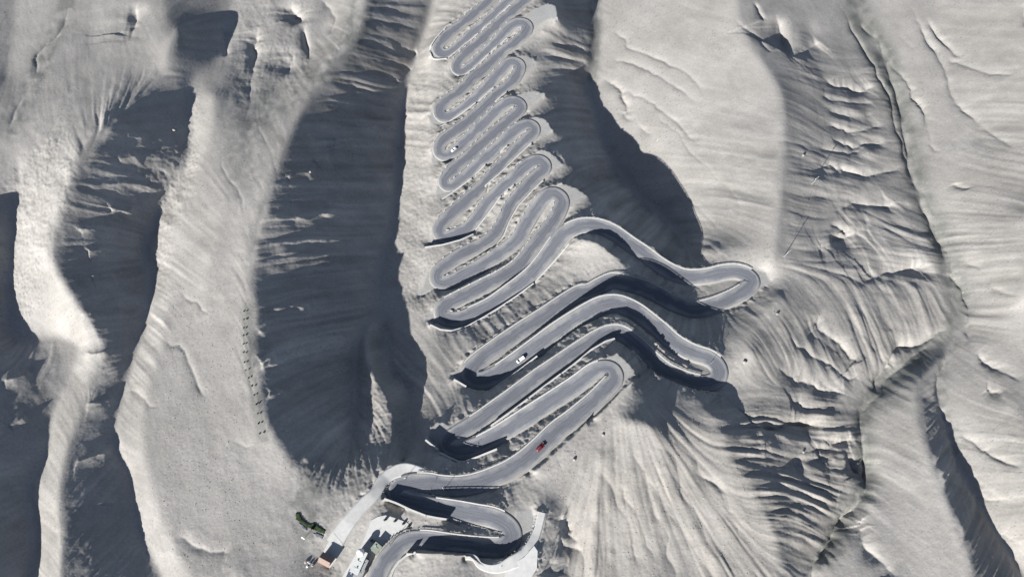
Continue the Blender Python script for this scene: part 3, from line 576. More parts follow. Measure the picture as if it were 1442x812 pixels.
M = dict(
 concrete=mat("concrete", (.44, .445, .44), .9, var=.08, scale=.6), concrete_dirty=mat("weathered_concrete", (.37, .36, .34), .95, var=.16, scale=.9),
 white=mat("white_paint", (.78, .78, .76), .5, var=.03), red=mat("red_paint", (.17, .013, .02), .35, var=.05, spec=.5), glass=mat("dark_glass", (.015, .018, .022), .12, var=.1, spec=.6),
 rubber=mat("rubber", (.02, .02, .02), .9), steel=mat("galvanised_steel", (.55, .56, .57), .45, .6, var=.08), dark=mat("dark_metal", (.05, .05, .055), .6, .3),
 orange=mat("terracotta_tiles", (.27, .205, .175), .9, var=.15, scale=3), redwall=mat("brown_red_wall", (.22, .07, .05), .9), grey_roof=mat("grey_sheet_roof", (.26, .27, .28), .7, var=.08),
 light_roof=mat("pale_sheet_roof", (.46, .48, .48), .7, var=.05), blue_roof=mat("dark_blue_roof", (.05, .07, .10), .6), green_roof=mat("sage_green_roof", (.22, .25, .21), .8, var=.06),
 wallc=mat("cream_wall", (.42, .40, .36), .9), net=mat("green_shade_net", (.03, .047, .022), .95, var=.45, scale=1.2, bump=.6), panel=mat("slate_panel", (.13, .135, .16), .5, var=.2),
 rock=mat("pale_rock", (.31, .295, .27), .95, var=.2, scale=2, bump=.4), leaf=mat("dusty_shrub_leaf", (.05, .06, .035), .9, var=.3, scale=6), wood=mat("wood", (.09, .07, .05), .9),
 amber=mat("lamp_amber", (.6, .25, .05), .4), lamp=mat("clear_lens", (.7, .7, .68), .2))

# ground material: colour from attributes (which earth lies where, plus painted rib shading), grain from noise
gm = bpy.data.materials.new("dry_earth"); gm.use_nodes = True; n = gm.node_tree.nodes; l = gm.node_tree.links; b = n["Principled BSDF"]; b.inputs["Roughness"].default_value = 1.0; b.inputs["Specular IOR Level"].default_value = .08
at = n.new("ShaderNodeAttribute"); at.attribute_name = "earth"
tc = n.new("ShaderNodeTexCoord")
na = n.new("ShaderNodeTexNoise"); na.inputs["Scale"].default_value = .9; na.inputs["Detail"].default_value = 9; na.inputs["Roughness"].default_value = .72
nb = n.new("ShaderNodeTexNoise"); nb.inputs["Scale"].default_value = .06; nb.inputs["Detail"].default_value = 6
l.new(tc.outputs["Object"], na.inputs["Vector"]); l.new(tc.outputs["Object"], nb.inputs["Vector"])
ra = n.new("ShaderNodeMapRange"); ra.inputs[1].default_value = .25; ra.inputs[2].default_value = .75; ra.inputs[3].default_value = .82; ra.inputs[4].default_value = 1.16; l.new(na.outputs["Fac"], ra.inputs[0])
rb = n.new("ShaderNodeMapRange"); rb.inputs[1].default_value = .3; rb.inputs[2].default_value = .7; rb.inputs[3].default_value = .90; rb.inputs[4].default_value = 1.09; l.new(nb.outputs["Fac"], rb.inputs[0])
mm = n.new("ShaderNodeMath"); mm.operation = 'MULTIPLY'; l.new(ra.outputs[0], mm.inputs[0]); l.new(rb.outputs[0], mm.inputs[1])
vm = n.new("ShaderNodeVectorMath"); vm.operation = 'SCALE'; l.new(at.outputs["Color"], vm.inputs[0]); l.new(mm.outputs[0], vm.inputs["Scale"]); l.new(vm.outputs[0], b.inputs["Base Color"])
bp = n.new("ShaderNodeBump"); bp.inputs["Strength"].default_value = .5; bp.inputs["Distance"].default_value = .18; l.new(na.outputs["Fac"], bp.inputs["Height"]); l.new(bp.outputs[0], b.inputs["Normal"])

# asphalt: "across" runs -1..1 over the width; dust gathers on the shoulders, tyres keep the lanes dark
am = bpy.data.materials.new("asphalt"); am.use_nodes = True; n = am.node_tree.nodes; l = am.node_tree.links; b = n["Principled BSDF"]; b.inputs["Roughness"].default_value = .85; b.inputs["Specular IOR Level"].default_value = .2
at = n.new("ShaderNodeAttribute"); at.attribute_name = "across"; at.attribute_type = 'GEOMETRY'
tc = n.new("ShaderNodeTexCoord"); na = n.new("ShaderNodeTexNoise"); na.inputs["Scale"].default_value = .12; na.inputs["Detail"].default_value = 7; na.inputs["Roughness"].default_value = .6; l.new(tc.outputs["Object"], na.inputs["Vector"])
sx = n.new("ShaderNodeMapRange"); sx.inputs[1].default_value = .3; sx.inputs[2].default_value = .7; sx.inputs[3].default_value = -.3; sx.inputs[4].default_value = .3; l.new(na.outputs["Fac"], sx.inputs[0])
ab = n.new("ShaderNodeMath"); ab.operation = 'ABSOLUTE'; l.new(at.outputs["Fac"], ab.inputs[0])
ad = n.new("ShaderNodeMath"); ad.operation = 'ADD'; l.new(ab.outputs[0], ad.inputs[0]); l.new(sx.outputs[0], ad.inputs[1])
rp = n.new("ShaderNodeValToRGB"); cr = rp.color_ramp; cr.elements[0].position = .12; cr.elements[0].color = (.128, .137, .157, 1); cr.elements[1].position = .98; cr.elements[1].color = (.26, .257, .245, 1)
e = cr.elements.new(.34); e.color = (.124, .133, .152, 1); e = cr.elements.new(.58); e.color = (.185, .195, .213, 1); e = cr.elements.new(.8); e.color = (.235, .24, .245, 1); l.new(ad.outputs[0], rp.inputs[0])
nf = n.new("ShaderNodeTexNoise"); nf.inputs["Scale"].default_value = 2.5; nf.inputs["Detail"].default_value = 8; l.new(tc.outputs["Object"], nf.inputs["Vector"])
mf = n.new("ShaderNodeMapRange"); mf.inputs[1].default_value = .3; mf.inputs[2].default_value = .7; mf.inputs[3].default_value = .88; mf.inputs[4].default_value = 1.1; l.new(nf.outputs["Fac"], mf.inputs[0])
al = n.new("ShaderNodeAttribute"); al.attribute_name = "along"; a2 = n.new("ShaderNodeMath"); a2.operation = 'MULTIPLY'; a2.inputs[1].default_value = .045; l.new(al.outputs["Fac"], a2.inputs[0])
a3 = n.new("ShaderNodeMath"); a3.operation = 'MULTIPLY'; a3.inputs[1].default_value = 5.0; l.new(at.outputs["Fac"], a3.inputs[0])
cx3 = n.new("ShaderNodeCombineXYZ"); l.new(a3.outputs[0], cx3.inputs[0]); l.new(a2.outputs[0], cx3.inputs[1]); ns = n.new("ShaderNodeTexNoise"); ns.inputs["Scale"].default_value = 1.6; ns.inputs["Detail"].default_value = 6; l.new(cx3.outputs[0], ns.inputs["Vector"])
ms = n.new("ShaderNodeMapRange"); ms.inputs[1].default_value = .3; ms.inputs[2].default_value = .7; ms.inputs[3].default_value = .80; ms.inputs[4].default_value = 1.22; l.new(ns.outputs["Fac"], ms.inputs[0])
mt = n.new("ShaderNodeMath"); mt.operation = 'MULTIPLY'; l.new(ms.outputs[0], mt.inputs[0]); l.new(mf.outputs[0], mt.inputs[1])
vm = n.new("ShaderNodeVectorMath"); vm.operation = 'SCALE'; l.new(rp.outputs[0], vm.inputs[0]); l.new(mt.outputs[0], vm.inputs["Scale"]); l.new(vm.outputs[0], b.inputs["Base Color"])

# ------------------------------------------------------------------ mesh helpers
def mesh_np(name, V, quads, m, kind=None, smooth=True):
    me = bpy.data.meshes.new(name); me.vertices.add(len(V)); me.vertices.foreach_set("co", np.asarray(V, np.float32).ravel())
    q = np.asarray(quads, np.int32); me.loops.add(q.size); me.loops.foreach_set("vertex_index", q.ravel())
    me.polygons.add(len(q)); me.polygons.foreach_set("loop_start", np.arange(0, q.size, 4, dtype=np.int32)); me.polygons.foreach_set("loop_total", np.full(len(q), 4, np.int32))
    if smooth: me.polygons.foreach_set("use_smooth", np.ones(len(q), bool))
    me.update(calc_edges=True); me.validate(); me.materials.append(m)
    o = bpy.data.objects.new(name, me); C.objects.link(o)
    if kind: o["kind"] = kind
    return o
def set_color(o, name, col):
    a = o.data.color_attributes.new(name, 'FLOAT_COLOR', 'POINT'); c4 = np.ones((len(col), 4), np.float32); c4[:, :3] = col; a.data.foreach_set("color", c4.ravel())
def set_float(o, name, v):
    a = o.data.attributes.new(name, 'FLOAT', 'POINT'); a.data.foreach_set("value", np.asarray(v, np.float32))
def tag(o, label, cat, group=None):
    o["label"] = label; o["category"] = cat
    if group: o["group"] = group
    return o
def empty(name, loc, rz=0.0):
    o = bpy.data.objects.new(name, None); o.empty_display_size = .5; C.objects.link(o); o.location = loc; o.rotation_euler = (0, 0, rz); return o
def obj(name, bm, m, parent=None, smooth=False):
    me = bpy.data.meshes.new(name); bm.normal_update(); bm.to_mesh(me); bm.free(); me.materials.append(m)
    if smooth:
        for p in me.polygons: p.use_smooth = True
    o = bpy.data.objects.new(name, me); C.objects.link(o)
    if parent: o.parent = parent
    return o
def add_box(bm, c, s, rz=0.0, top=1.0):
    r = bmesh.ops.create_cube(bm, size=1)
    for v in r['verts']:
        k = top if v.co.z > 0 else 1.0
        v.co = Matrix.Rotation(rz, 3, 'Z') @ Vector((v.co.x * s[0] * k, v.co.y * s[1] * k, v.co.z * s[2])) + Vector(c)
    return r['verts']
def add_cyl(bm, p0, p1, r0, r1=None, n=8):
    p0, p1 = Vector(p0), Vector(p1); d = p1 - p0; q = d.to_track_quat('Z', 'Y').to_matrix()
    r = bmesh.ops.create_cone(bm, cap_ends=True, segments=n, radius1=r0, radius2=r0 if r1 is None else r1, depth=d.length)
    for v in r['verts']: v.co = q @ v.co + (p0 + p1) / 2
def copy_tree(o, parent=None):
    c = o.copy(); C.objects.link(c); c.parent = parent
    for ch in o.children: copy_tree(ch, c)
    return c

# ------------------------------------------------------------------ the ground object (fine sheet with coarse rim)
padu = np.array([-2600., -1500., -900., -560., -360., -250., -185.]); padv0 = np.array([-820., -560., -360., -240., -165.]); padv1 = np.array([960., 1050., 1250., 1700., 2600.])
uu_ = np.r_[padu, us, CX * 2 - padu[::-1] + 1]; vv_ = np.r_[padv0, vsn, padv1]
Hp = np.pad(Ht, ((len(padv0), len(padv1)), (len(padu), len(padu))), 'edge')
gu, gv = np.meshgrid(uu_, vv_)
bb = unproject(np.stack([gu, gv], -1), np.zeros_like(gu)); bb[..., 2] += Hp
ny, nx = gu.shape; idx = np.arange(ny * nx).reshape(ny, nx)
quads = np.stack([idx[1:, :-1], idx[1:, 1:], idx[:-1, 1:], idx[:-1, :-1]], -1).reshape(-1, 4)
ground = mesh_np("ground", bb.reshape(-1, 3), quads, gm, "structure")
# which earth lies where: pale dust, grey stony ground, stream gravel, road gravel; rib shading painted over them last
def soft_line(px, w):
    m = np.zeros((NY, NX), np.float32); q = resample(catmull(px, 6), 1.0)
    W = np.array([unproject(p, sample_H(p))[:2] for p in q[::3]]); r, c = cell(W)
    r = np.rint(r).astype(int); c = np.rint(c).astype(int); ok = (r >= 0) & (r < NY) & (c >= 0) & (c < NX); m[r[ok], c[ok]] = 1
    m = blur(m, int(w), 3); return np.clip(m / (m[r[ok], c[ok]].mean() + 1e-9) * 1.6, 0, 1)
pale = np.array([.365, .355, .338]); tan = np.array([.315, .304, .284]); stone = np.array([.175, .182, .170]); grav = np.array([.30, .295, .285]); green = np.array([.19, .20, .175])
col = np.empty((NY, NX, 3)); lit = np.clip(.5 + .22 * rnd(40) + .06 * f3, 0, 1)[..., None]  # broad random tone, blends tan earth towards pale
flat_ = np.clip(1.25 - slope / .5, 0, 1)[..., None]
col[:] = tan + (pale - tan) * np.clip(lit * .6 + flat_ * .55, 0, 1)
def mix(mask, c, k=1.0):
    global col
    mk = np.clip(mask, 0, 1)[..., None] * k; col = col * (1 - mk) + np.asarray(c) * mk
sp = np.clip(.55 + .4 * f2 + .3 * f3, 0, 1)
mix(soft_line([(1200, -20), (1215, 30), (1250, 90), (1275, 180), (1290, 260), (1310, 310), (1340, 390), (1352, 440)], 7) * (.5 + .5 * sp), stone, .95)
mix(soft_line([(1200, 20), (1235, 80), (1262, 160)], 9) * sp, stone, .6)
mix(soft_line([(1350, 440), (1320, 480), (1270, 520), (1222, 565), (1215, 620), (1220, 680), (1185, 740), (1150, 800)], 6) * (.5 + .5 * sp), stone, .9)
mix(soft_line([(1345, 470), (1325, 530), (1330, 590), (1345, 640)], 4) * sp, stone, .6)
mix(soft_line([(100, -10), (70, 60), (45, 120), (15, 190)], 6) * sp, stone, .8)
mix(soft_line([(520, -20), (500, 40), (460, 100), (400, 140), (350, 180)], 10) * sp, stone, .75)
mix(soft_line([(355, 120), (345, 200), (340, 260)], 14) * sp, stone, .5)
mix(soft_line([(838, -10), (837, 60), (833, 110)], 4) * sp, stone, .8)
mix(soft_line([(440, 690), (430, 720), (450, 760)], 12) * sp, stone, .7)
mix(soft_line([(480, 780), (470, 812)], 8) * sp, green, .7)
mix(soft_line([(348, 430), (352, 500), (362, 580), (372, 620)], 3), stone, .55)
mix(soft_line([(1180, 690), (1170, 730)], 10), stone, .5)
mix(blur(gravel.astype(float), 1, 1), (.262, .268, .27), .95)
mix(np.clip(blur(roadm.astype(float), 5) * 1.6, 0, 1) * (0.3 + .5 * sp), np.array([.27, .262, .24]), .6)
mix(np.clip(ZF * 1.2 + ZC + ZB * .6, 0, 1), np.array([.285, .272, .25]), .7)
speck = np.clip((f1 - 1.75) * 1.3, 0, 1) * np.clip(.45 + .5 * f4 + .3 * f3, 0, 1); mix(speck, (.12, .125, .105), .7)
specw = np.clip((f1[::-1, ::-1] - 2.3) * 1.5, 0, 1); mix(specw, (.5, .49, .46), .6)
scree = np.clip(rnd(10) * .8 + .5 * rnd(3) - .3, 0, 1); mix(scree * np.clip(1.1 - flat_[..., 0] * .7, 0, 1), np.array([.25, .243, .226]), .3)
col *= (1 + .065 * np.clip(rib1, -2, 2) * np.clip(stp + .10, 0, 1) + .085 * np.clip(rib2, -2, 2) * np.clip(stp + .06, 0, 1) + .05 * np.clip(rib3, -2, 2) * stp)[..., None]  # rib shading painted into the colour: spurs lighter, hollows darker, so ribs show in shade
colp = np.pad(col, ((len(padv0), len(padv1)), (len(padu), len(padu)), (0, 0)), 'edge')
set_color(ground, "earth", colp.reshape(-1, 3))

# ------------------------------------------------------------------ paved surfaces
def ribbon(name, Q, hl, hr, lift, m, n=9, kind="structure", skirt=.5):
    tg = np.gradient(Q[:, :2], axis=0); tg /= np.linalg.norm(tg, axis=1)[:, None]; nn = np.stack([-tg[:, 1], tg[:, 0]], 1)
    ts = np.linspace(1, -1, n); V = []; A = []
    for k, t in enumerate(ts):
        o = np.where(t > 0, hl, hr) * t
        V.append(np.c_[Q[:, :2] + nn * o[:, None], Q[:, 2] + lift]); A.append(np.full(len(Q), t))
    first = V[0].copy(); first[:, 2] -= skirt; last = V[-1].copy(); last[:, 2] -= skirt
    V = [first] + V + [last]; A = [np.full(len(Q), 1.)] + A + [np.full(len(Q), -1.)]
    V = np.stack(V, 1); A = np.stack(A, 1); a, b_ = V.shape[:2]; ix = np.arange(a * b_).reshape(a, b_)
    q = np.stack([ix[:-1, :-1], ix[:-1, 1:], ix[1:, 1:], ix[1:, :-1]], -1).reshape(-1, 4)
    o = mesh_np(name, V.reshape(-1, 3), q, m, kind); set_float(o, "across", A.ravel()); sl_ = np.r_[0, np.cumsum(np.hypot(*np.diff(Q[:, :2], axis=0).T))]; set_float(o, "along", np.repeat(sl_, b_)); return o
ribbon("road", ROAD, HL, HR, .10, am)
ribbon("concrete_lane", LANE, LANE[:, 3], LANE[:, 3], .16, M['concrete'])
ribbon("viewing_path", WALK, WALK[:, 3], WALK[:, 3], .16, M['concrete'])
def slab(name, px, z, m, kind="structure", th=.6, lift=.13):
    g = []
    for a in px:
        H_ = 0.
        for _ in range(8):
            w = unproject(np.array(a, float), H_); H_ = z + w[1] * TA
        g.append(w)
    bm = bmesh.new(); top = [bm.verts.new((w[0], w[1], z + lift)) for w in g]; f = bm.faces.new(top)
    if f.normal.z < 0: f.normal_flip()
    r = bmesh.ops.extrude_face_region(bm, geom=[f]); 
    for v in r['geom']:
        if isinstance(v, bmesh.types.BMVert): v.co.z -= th
    bmesh.ops.recalc_face_normals(bm, faces=bm.faces)
    o = obj(name, bm, m)
    if kind: o["kind"] = kind
    return o
slab("plaza", PLAZA, ZW + .1, M['concrete'])
slab("hut_yard", HUTPAD, ZHUT, M['concrete'], lift=.22)
slab("viewing_terrace", TERR, ZW + 4.0, M['concrete'], lift=.21)

# ------------------------------------------------------------------ retaining walls (things)
def wall(W, label, group, th=.6, cap=.25, name="retaining_wall"):
    q = resample(W, 1.2); tg = np.gradient(q[:, :2], axis=0); tg /= np.linalg.norm(tg, axis=1)[:, None] + 1e-9; nn = np.stack([-tg[:, 1], tg[:, 0]], 1)
    c = q[0]; root = empty(name, (c[0], c[1], c[3])); tag(root, label, "wall", group)
    bm = bmesh.new(); rings = []
    for p, n_ in zip(q, nn):
        a = p[:2] + n_ * th / 2 - c[:2]; d = p[:2] - n_ * th / 2 - c[:2]; zb, zt = p[3] - .8 - c[3], p[2] + cap - c[3]
        rings.append([bm.verts.new((a[0], a[1], zb)), bm.verts.new((a[0], a[1], zt)), bm.verts.new((d[0], d[1], zt)), bm.verts.new((d[0], d[1], zb))])
    for r0, r1 in zip(rings[:-1], rings[1:]):
        for k in range(3): bm.faces.new((r0[k], r0[k + 1], r1[k + 1], r1[k]))
    bm.faces.new(rings[0]); bm.faces.new(rings[-1][::-1]); bmesh.ops.recalc_face_normals(bm, faces=bm.faces)
    obj("wall_body", bm, M['concrete_dirty'], root)
    bm = bmesh.new(); rings = []
    for p, n_ in zip(q, nn):
        a = p[:2] + n_ * (th / 2 + .08) - c[:2]; d = p[:2] - n_ * (th / 2 + .08) - c[:2]; zb, zt = p[2] + cap - .1 - c[3], p[2] + cap + .12 - c[3]
        rings.append([bm.verts.new((a[0], a[1], zb)), bm.verts.new((a[0], a[1], zt)), bm.verts.new((d[0], d[1], zt)), bm.verts.new((d[0], d[1], zb))])
    for r0, r1 in zip(rings[:-1], rings[1:]):
        for k in range(4): bm.faces.new((r0[k], r0[(k + 1) % 4], r1[(k + 1) % 4], r1[k]))
    bm.faces.new(rings[0]); bm.faces.new(rings[-1][::-1]); bmesh.ops.recalc_face_normals(bm, faces=bm.faces)
    obj("coping", bm, M['concrete'], root)
    return root
for W, kind, lab in CUT3:
    if kind == 'wall': wall(W, lab, "concrete retaining walls along the road")
for W, lab in zip(LOW3, LOWW_LABEL): wall(W, lab, "low kerb walls between the switchbacks", th=.4, cap=.15, name="kerb_wall")

# ------------------------------------------------------------------ guard rails on the valley side of the lower road
def nearest_i(px, lo=0, hi=None):
    d2 = (ROAD[lo:hi, 3] - px[0]) ** 2 + (ROAD[lo:hi, 4] - px[1]) ** 2; return lo + int(np.argmin(d2))
def guard_rail(a, b_, label, up=1):
    i, j = nearest_i(a), nearest_i(b_)
    if i > j: i, j = j, i
    k = (i + j) // 2; n0 = 1 if NRM[k, 1] * up > 0 else -1
    sl = slice(i, j + 1, 2); off = (HL if n0 > 0 else HR)[sl] - .35
    P2 = ROAD[sl, :2] + NRM[sl] * (n0 * off)[:, None]; z = ROAD[sl, 2]; c = np.r_[P2[0], z[0]]
    root = empty("guard_rail", c); tag(root, label, "guard rail", "guard rails along the lower switchbacks")
    def strip(name, dx0, dx1, z0, z1, m):
        bm = bmesh.new(); rings = []
        for p, zz, n_ in zip(P2, z, NRM[sl] * n0):
            q0 = p + n_ * dx0 - c[:2]; q1 = p + n_ * dx1 - c[:2]; zz = zz - c[2]
            rings.append([bm.verts.new((q0[0], q0[1], zz + z0)), bm.verts.new((q0[0], q0[1], zz + z1)), bm.verts.new((q1[0], q1[1], zz + z1)), bm.verts.new((q1[0], q1[1], zz + z0))])
        for r0, r1 in zip(rings[:-1], rings[1:]):
            for t in range(4): bm.faces.new((r0[t], r0[(t + 1) % 4], r1[(t + 1) % 4], r1[t]))
        bm.faces.new(rings[0]); bm.faces.new(rings[-1][::-1]); bmesh.ops.recalc_face_normals(bm, faces=bm.faces)
        return obj(name, bm, m, root)
    strip("kerb", -.15, .3, -.3, .24, M['concrete']); strip("rail", .33, .40, .5, .82, M['steel'])
    bm = bmesh.new()
    for p, zz, n_ in list(zip(P2, z, NRM[sl] * n0))[::2]:
        q = p + n_ * .48 - c[:2]; add_box(bm, (q[0], q[1], zz - c[2] + .25), (.14, .14, 1.2))
    o = obj("post", bm, M['dark'], root); o["kind"] = "stuff"
GR = [((660, 438), (790, 342), "guard rail on the upper edge of the last narrow leg before the wide S bend"), ((757, 348), (628, 425), "guard rail above the leg just inside the widest left bend"),
 ((800, 325), (1062, 378), "long guard rail on the outer rim of the wide S bend, past the dark ravine"), ((1046, 405), (978, 432), "guard rail beside the gravel wedge inside the far right bend"),
 ((940, 425), (655, 512), "guard rail along the broad leg above the white van"), ((700, 520), (1016, 500), "guard rail along the white van's leg out to the right tip"),
 ((985, 540), (662, 592), "guard rail of the long straight with the pale retaining wall"), ((672, 618), (842, 512), "guard rail on the upper edge of the leg above the red car"),
 ((838, 538), (585, 672), "guard rail beside the red car, swinging round to the concrete lane"), ((612, 708), (716, 716), "guard rail on the upper edge of the last right bend"), ((702, 752), (592, 744), "guard rail of the lowest leg, next to the plaza")]
for a, b_, lab in GR: guard_rail(a, b_, lab)

# outer parapet of the topmost left bend
def px_poly(px, z=None, h=0):
    out = []
    for a in resample(catmull(px, 6), 2.0):
        p = place(*a, n=6); out.append((p.x, p.y, p.z + h, p.z))
    return np.array(out)
wall(px_poly(T(590, 0, S6, [(225, 240), (150, 320), (100, 400), (97, 455), (130, 505), (235, 500)]), h=.5), "thin white parapet looping round the topmost left bend", "low kerb walls between the switchbacks", th=.5, cap=.2, name="kerb_wall")

# ------------------------------------------------------------------ concrete guard blocks along the upper switchbacks
bm = bmesh.new(); add_box(bm, (0, 0, .25), (1.5, .4, .55), top=.9); bmesh.ops.bevel(bm, geom=bm.edges[:], offset=.05, segments=1, affect='EDGES')
gb = obj("guard_block", bm, M['concrete']); GBM = gb.data; bpy.data.objects.remove(gb)
i_end = nearest_i((648, 440)); ORD = ['first', 'second', 'third', 'fourth', 'fifth', 'sixth', 'seventh', 'eighth', 'ninth', 'tenth', 'eleventh', 'twelfth', 'thirteenth', 'fourteenth', 'fifteenth', 'sixteenth', 'seventeenth', 'eighteenth', 'nineteenth', 'twentieth', 'twenty-first', 'twenty-second', 'twenty-third', 'twenty-fourth', 'twenty-fifth', 'twenty-sixth', 'twenty-seventh', 'twenty-eighth', 'twenty-ninth', 'thirtieth']
dirx = np.sign(np.convolve(np.gradient(ROAD[:, 0]), np.ones(15) / 15, 'same')); leg = 0; sig = dirx[0]; nblk = 0; k_in = 0; rr = random.Random(5); last_s = -9
for i in range(len(ROAD)):
    if i > i_end: break
    if dirx[i] != sig: sig = dirx[i]; leg += 1; k_in = 0
    if RS[i] - last_s < rr.choice([3.8, 5.2, 8.5, 13, 21]) or not (-4 < ROAD[i, 4] < 450) or abs(dth[i]) > .12: continue
    last_s = RS[i]; n0 = 1 if NRM[i, 1] > 0 else -1; off = (HL if n0 > 0 else HR)[i] - .15
    p = ROAD[i, :2] + NRM[i] * n0 * off; k_in += 1; nblk += 1
    o = bpy.data.objects.new("guard_block", GBM); C.objects.link(o); o.location = (p[0], p[1], ROAD[i, 2] + .02); o.rotation_euler = (0, 0, math.atan2(tang[i, 1], tang[i, 0]) + rr.uniform(-.05, .05))
    s_ = rr.uniform(.75, 1.15); o.scale = (s_, 1, rr.uniform(.85, 1.1))
    side = 'left' if sig < 0 else 'right'
    tag(o, f"white concrete guard block, {ORD[min(k_in, 30) - 1]} met going {side} on the {ORD[min(leg, 29)]} leg from the top", "guard block", "guard blocks along the upper switchbacks")

# ------------------------------------------------------------------ vehicles
def loft(bm, st):
    """st: list of (x, half width at bottom, half width at top, z bottom, z top)"""
    rings = []
    for x, wb, wt, zb, zt in st:
        zm = zb + (zt - zb) * .55
        rings.append([bm.verts.new(v) for v in ((x, -wb * .92, zb), (x, -wb, zm), (x, -wt, zt), (x, wt, zt), (x, wb, zm), (x, wb * .92, zb))])
    for a, b_ in zip(rings[:-1], rings[1:]):
        for k in range(6): bm.faces.new((a[k], a[(k + 1) % 6], b_[(k + 1) % 6], b_[k]))
    bm.faces.new(rings[0]); bm.faces.new(rings[-1][::-1]); bmesh.ops.recalc_face_normals(bm, faces=bm.faces)
def vehicle(name, uv, label, cat, paint, van=False, flip=False, side=0.0, sc=1.0):
    i = nearest_i(uv); t = tang[i]; rz = math.atan2(t[1], t[0]) + (math.pi if flip else 0)
    H_ = 0.
    for _ in range(8):
        w = unproject(np.array(uv, float), H_); H_ = ROAD[i, 2] + .1 + w[1] * TA
    root = empty(name, (w[0], w[1], ROAD[i, 2] + .11), rz); root.scale = (sc, sc, sc); tag(root, label, cat)
    bm = bmesh.new()
    if van: loft(bm, [(2.55, .72, .66, .35, .78), (2.4, .92, .85, .28, 1.0), (1.75, .95, .88, .26, 1.12), (1.3, .96, .88, .26, 1.15), (-2.4, .96, .9, .28, 1.15), (-2.5, .92, .86, .35, 1.1)])
    else: loft(bm, [(2.25, .62, .55, .36, .66), (2.12, .84, .74, .28, .78), (1.2, .9, .78, .24, .92), (.7, .9, .8, .24, .98), (-1.5, .9, .8, .24, 1.0), (-2.1, .86, .74, .28, .95), (-2.22, .7, .62, .38, .85)])
    obj("body", bm, paint, root, True)
    bm = bmesh.new()
    if van: loft(bm, [(1.85, .80, .74, 1.1, 1.13), (1.15, .86, .72, 1.1, 1.86), (.75, .86, .74, 1.1, 1.9)])
    else: loft(bm, [(1.0, .76, .70, .92, .96), (.25, .79, .58, .92, 1.42), (-1.1, .79, .58, .92, 1.42), (-1.85, .72, .64, .92, 1.0)])
    obj("windows", bm, M['glass'], root)
    bm = bmesh.new()
    if van: loft(bm, [(.78, .93, .86, 1.12, 2.1), (-2.42, .93, .86, 1.12, 2.1)])
    else: loft(bm, [(.3, .59, .54, 1.415, 1.45), (-.2, .63, .56, 1.415, 1.49), (-1.0, .61, .55, 1.415, 1.47), (-1.25, .56, .52, 1.40, 1.43)])
    obj("cargo_box" if van else "roof", bm, paint, root)
    for sx in (1.42, -1.38):
        for sy in (.82, -.82):
            bm = bmesh.new(); add_cyl(bm, (sx, sy - .11, .32), (sx, sy + .11, .32), .32, n=14); wh = obj("wheel", bm, M['rubber'], root, False)
            bm = bmesh.new(); yy = sy + (.115 if sy > 0 else -.115); add_cyl(bm, (sx, yy - .01, .32), (sx, yy + .01, .32), .18, n=10); obj("rim", bm, M['steel'], wh)
    xf = 2.44 if van else 2.13; xr = -2.5 if van else -2.17
    for sy in (.62, -.62):
        bm = bmesh.new(); add_box(bm, (xf, sy, .72), (.12, .3, .14)); obj("headlight", bm, M['lamp'], root)
        bm = bmesh.new(); add_box(bm, (xr, sy, .82), (.1, .26, .16)); obj("tail_light", bm, M['red'], root)
        bm = bmesh.new(); add_box(bm, (1.5 if van else .75, sy * 1.6, 1.05), (.16, .2, .13)); obj("wing_mirror", bm, paint, root)
    bm = bmesh.new(); add_box(bm, (xf + .1, 0, .42), (.14, 1.3, .2)); obj("bumper", bm, M['dark'], root)
    return root
vehicle("parked_car", (639.5, 211), "small white car with dark windows at the left bend near the top", "car", M['white'], flip=True, sc=.9)
vehicle("delivery_van", (733, 506.5), "white van with a dark windscreen on the leg in the middle of the hill", "van", M['white'], van=True, flip=True, sc=.82)
vehicle("red_car", (761, 629.5), "dark red car on the wide leg above the concrete lane", "car", M['red'], flip=True, sc=.98)

# ------------------------------------------------------------------ huts and buildings at the summit
def px_at(u, v, z):
    H_ = 0.
    for _ in range(8):
        w = unproject(np.array([u, v], float), H_); H_ = z + w[1] * TA
    return w
def px_dir(u, v, du, dv, z): a, b_ = px_at(u, v, z), px_at(u + du, v + dv, z); return math.atan2(b_[1] - a[1], b_[0] - a[0])
def bx(name, c, s, m, parent, top=1.0):
    bm = bmesh.new(); add_box(bm, c, s, top=top); return obj(name, bm, m, parent)
# terracotta hut
w = px_at(461, 787, ZHUT); rz = px_dir(461, 787, 12, 6.5, ZHUT)
hut = empty("gable_hut", (w[0], w[1], ZHUT + .1), rz); tag(hut, "small hut with a terracotta gable roof at the lower end of the concrete lane", "hut")
bx("wall", (0, 0, 1.3), (4.2, 3.2, 2.8), M['redwall'], hut)
for sg in (1, -1):
    bm = bmesh.new(); vs_ = [bm.verts.new(p) for p in ((-2.5, 0, 4.2), (2.5, 0, 4.2), (2.5, sg * 2.1, 2.6), (-2.5, sg * 2.1, 2.6), (-2.5, 0, 4.05), (2.5, 0, 4.05), (2.5, sg * 2.1, 2.45), (-2.5, sg * 2.1, 2.45))]
    for f in ((0, 1, 2, 3), (4, 5, 6, 7), (0, 1, 5, 4), (2, 3, 7, 6), (1, 2, 6, 5), (3, 0, 4, 7)): bm.faces.new([vs_[k] for k in f])
    bmesh.ops.recalc_face_normals(bm, faces=bm.faces); rf = obj("roof_slope", bm, M['orange'], hut)
    bm = bmesh.new()
    for k in range(12): add_cyl(bm, (-2.4 + k * .436, sg * .08, 4.17), (-2.4 + k * .436, sg * 2.08, 2.64), .07, n=5)
    o = obj("tile_row", bm, M['orange'], rf); o["kind"] = "stuff"
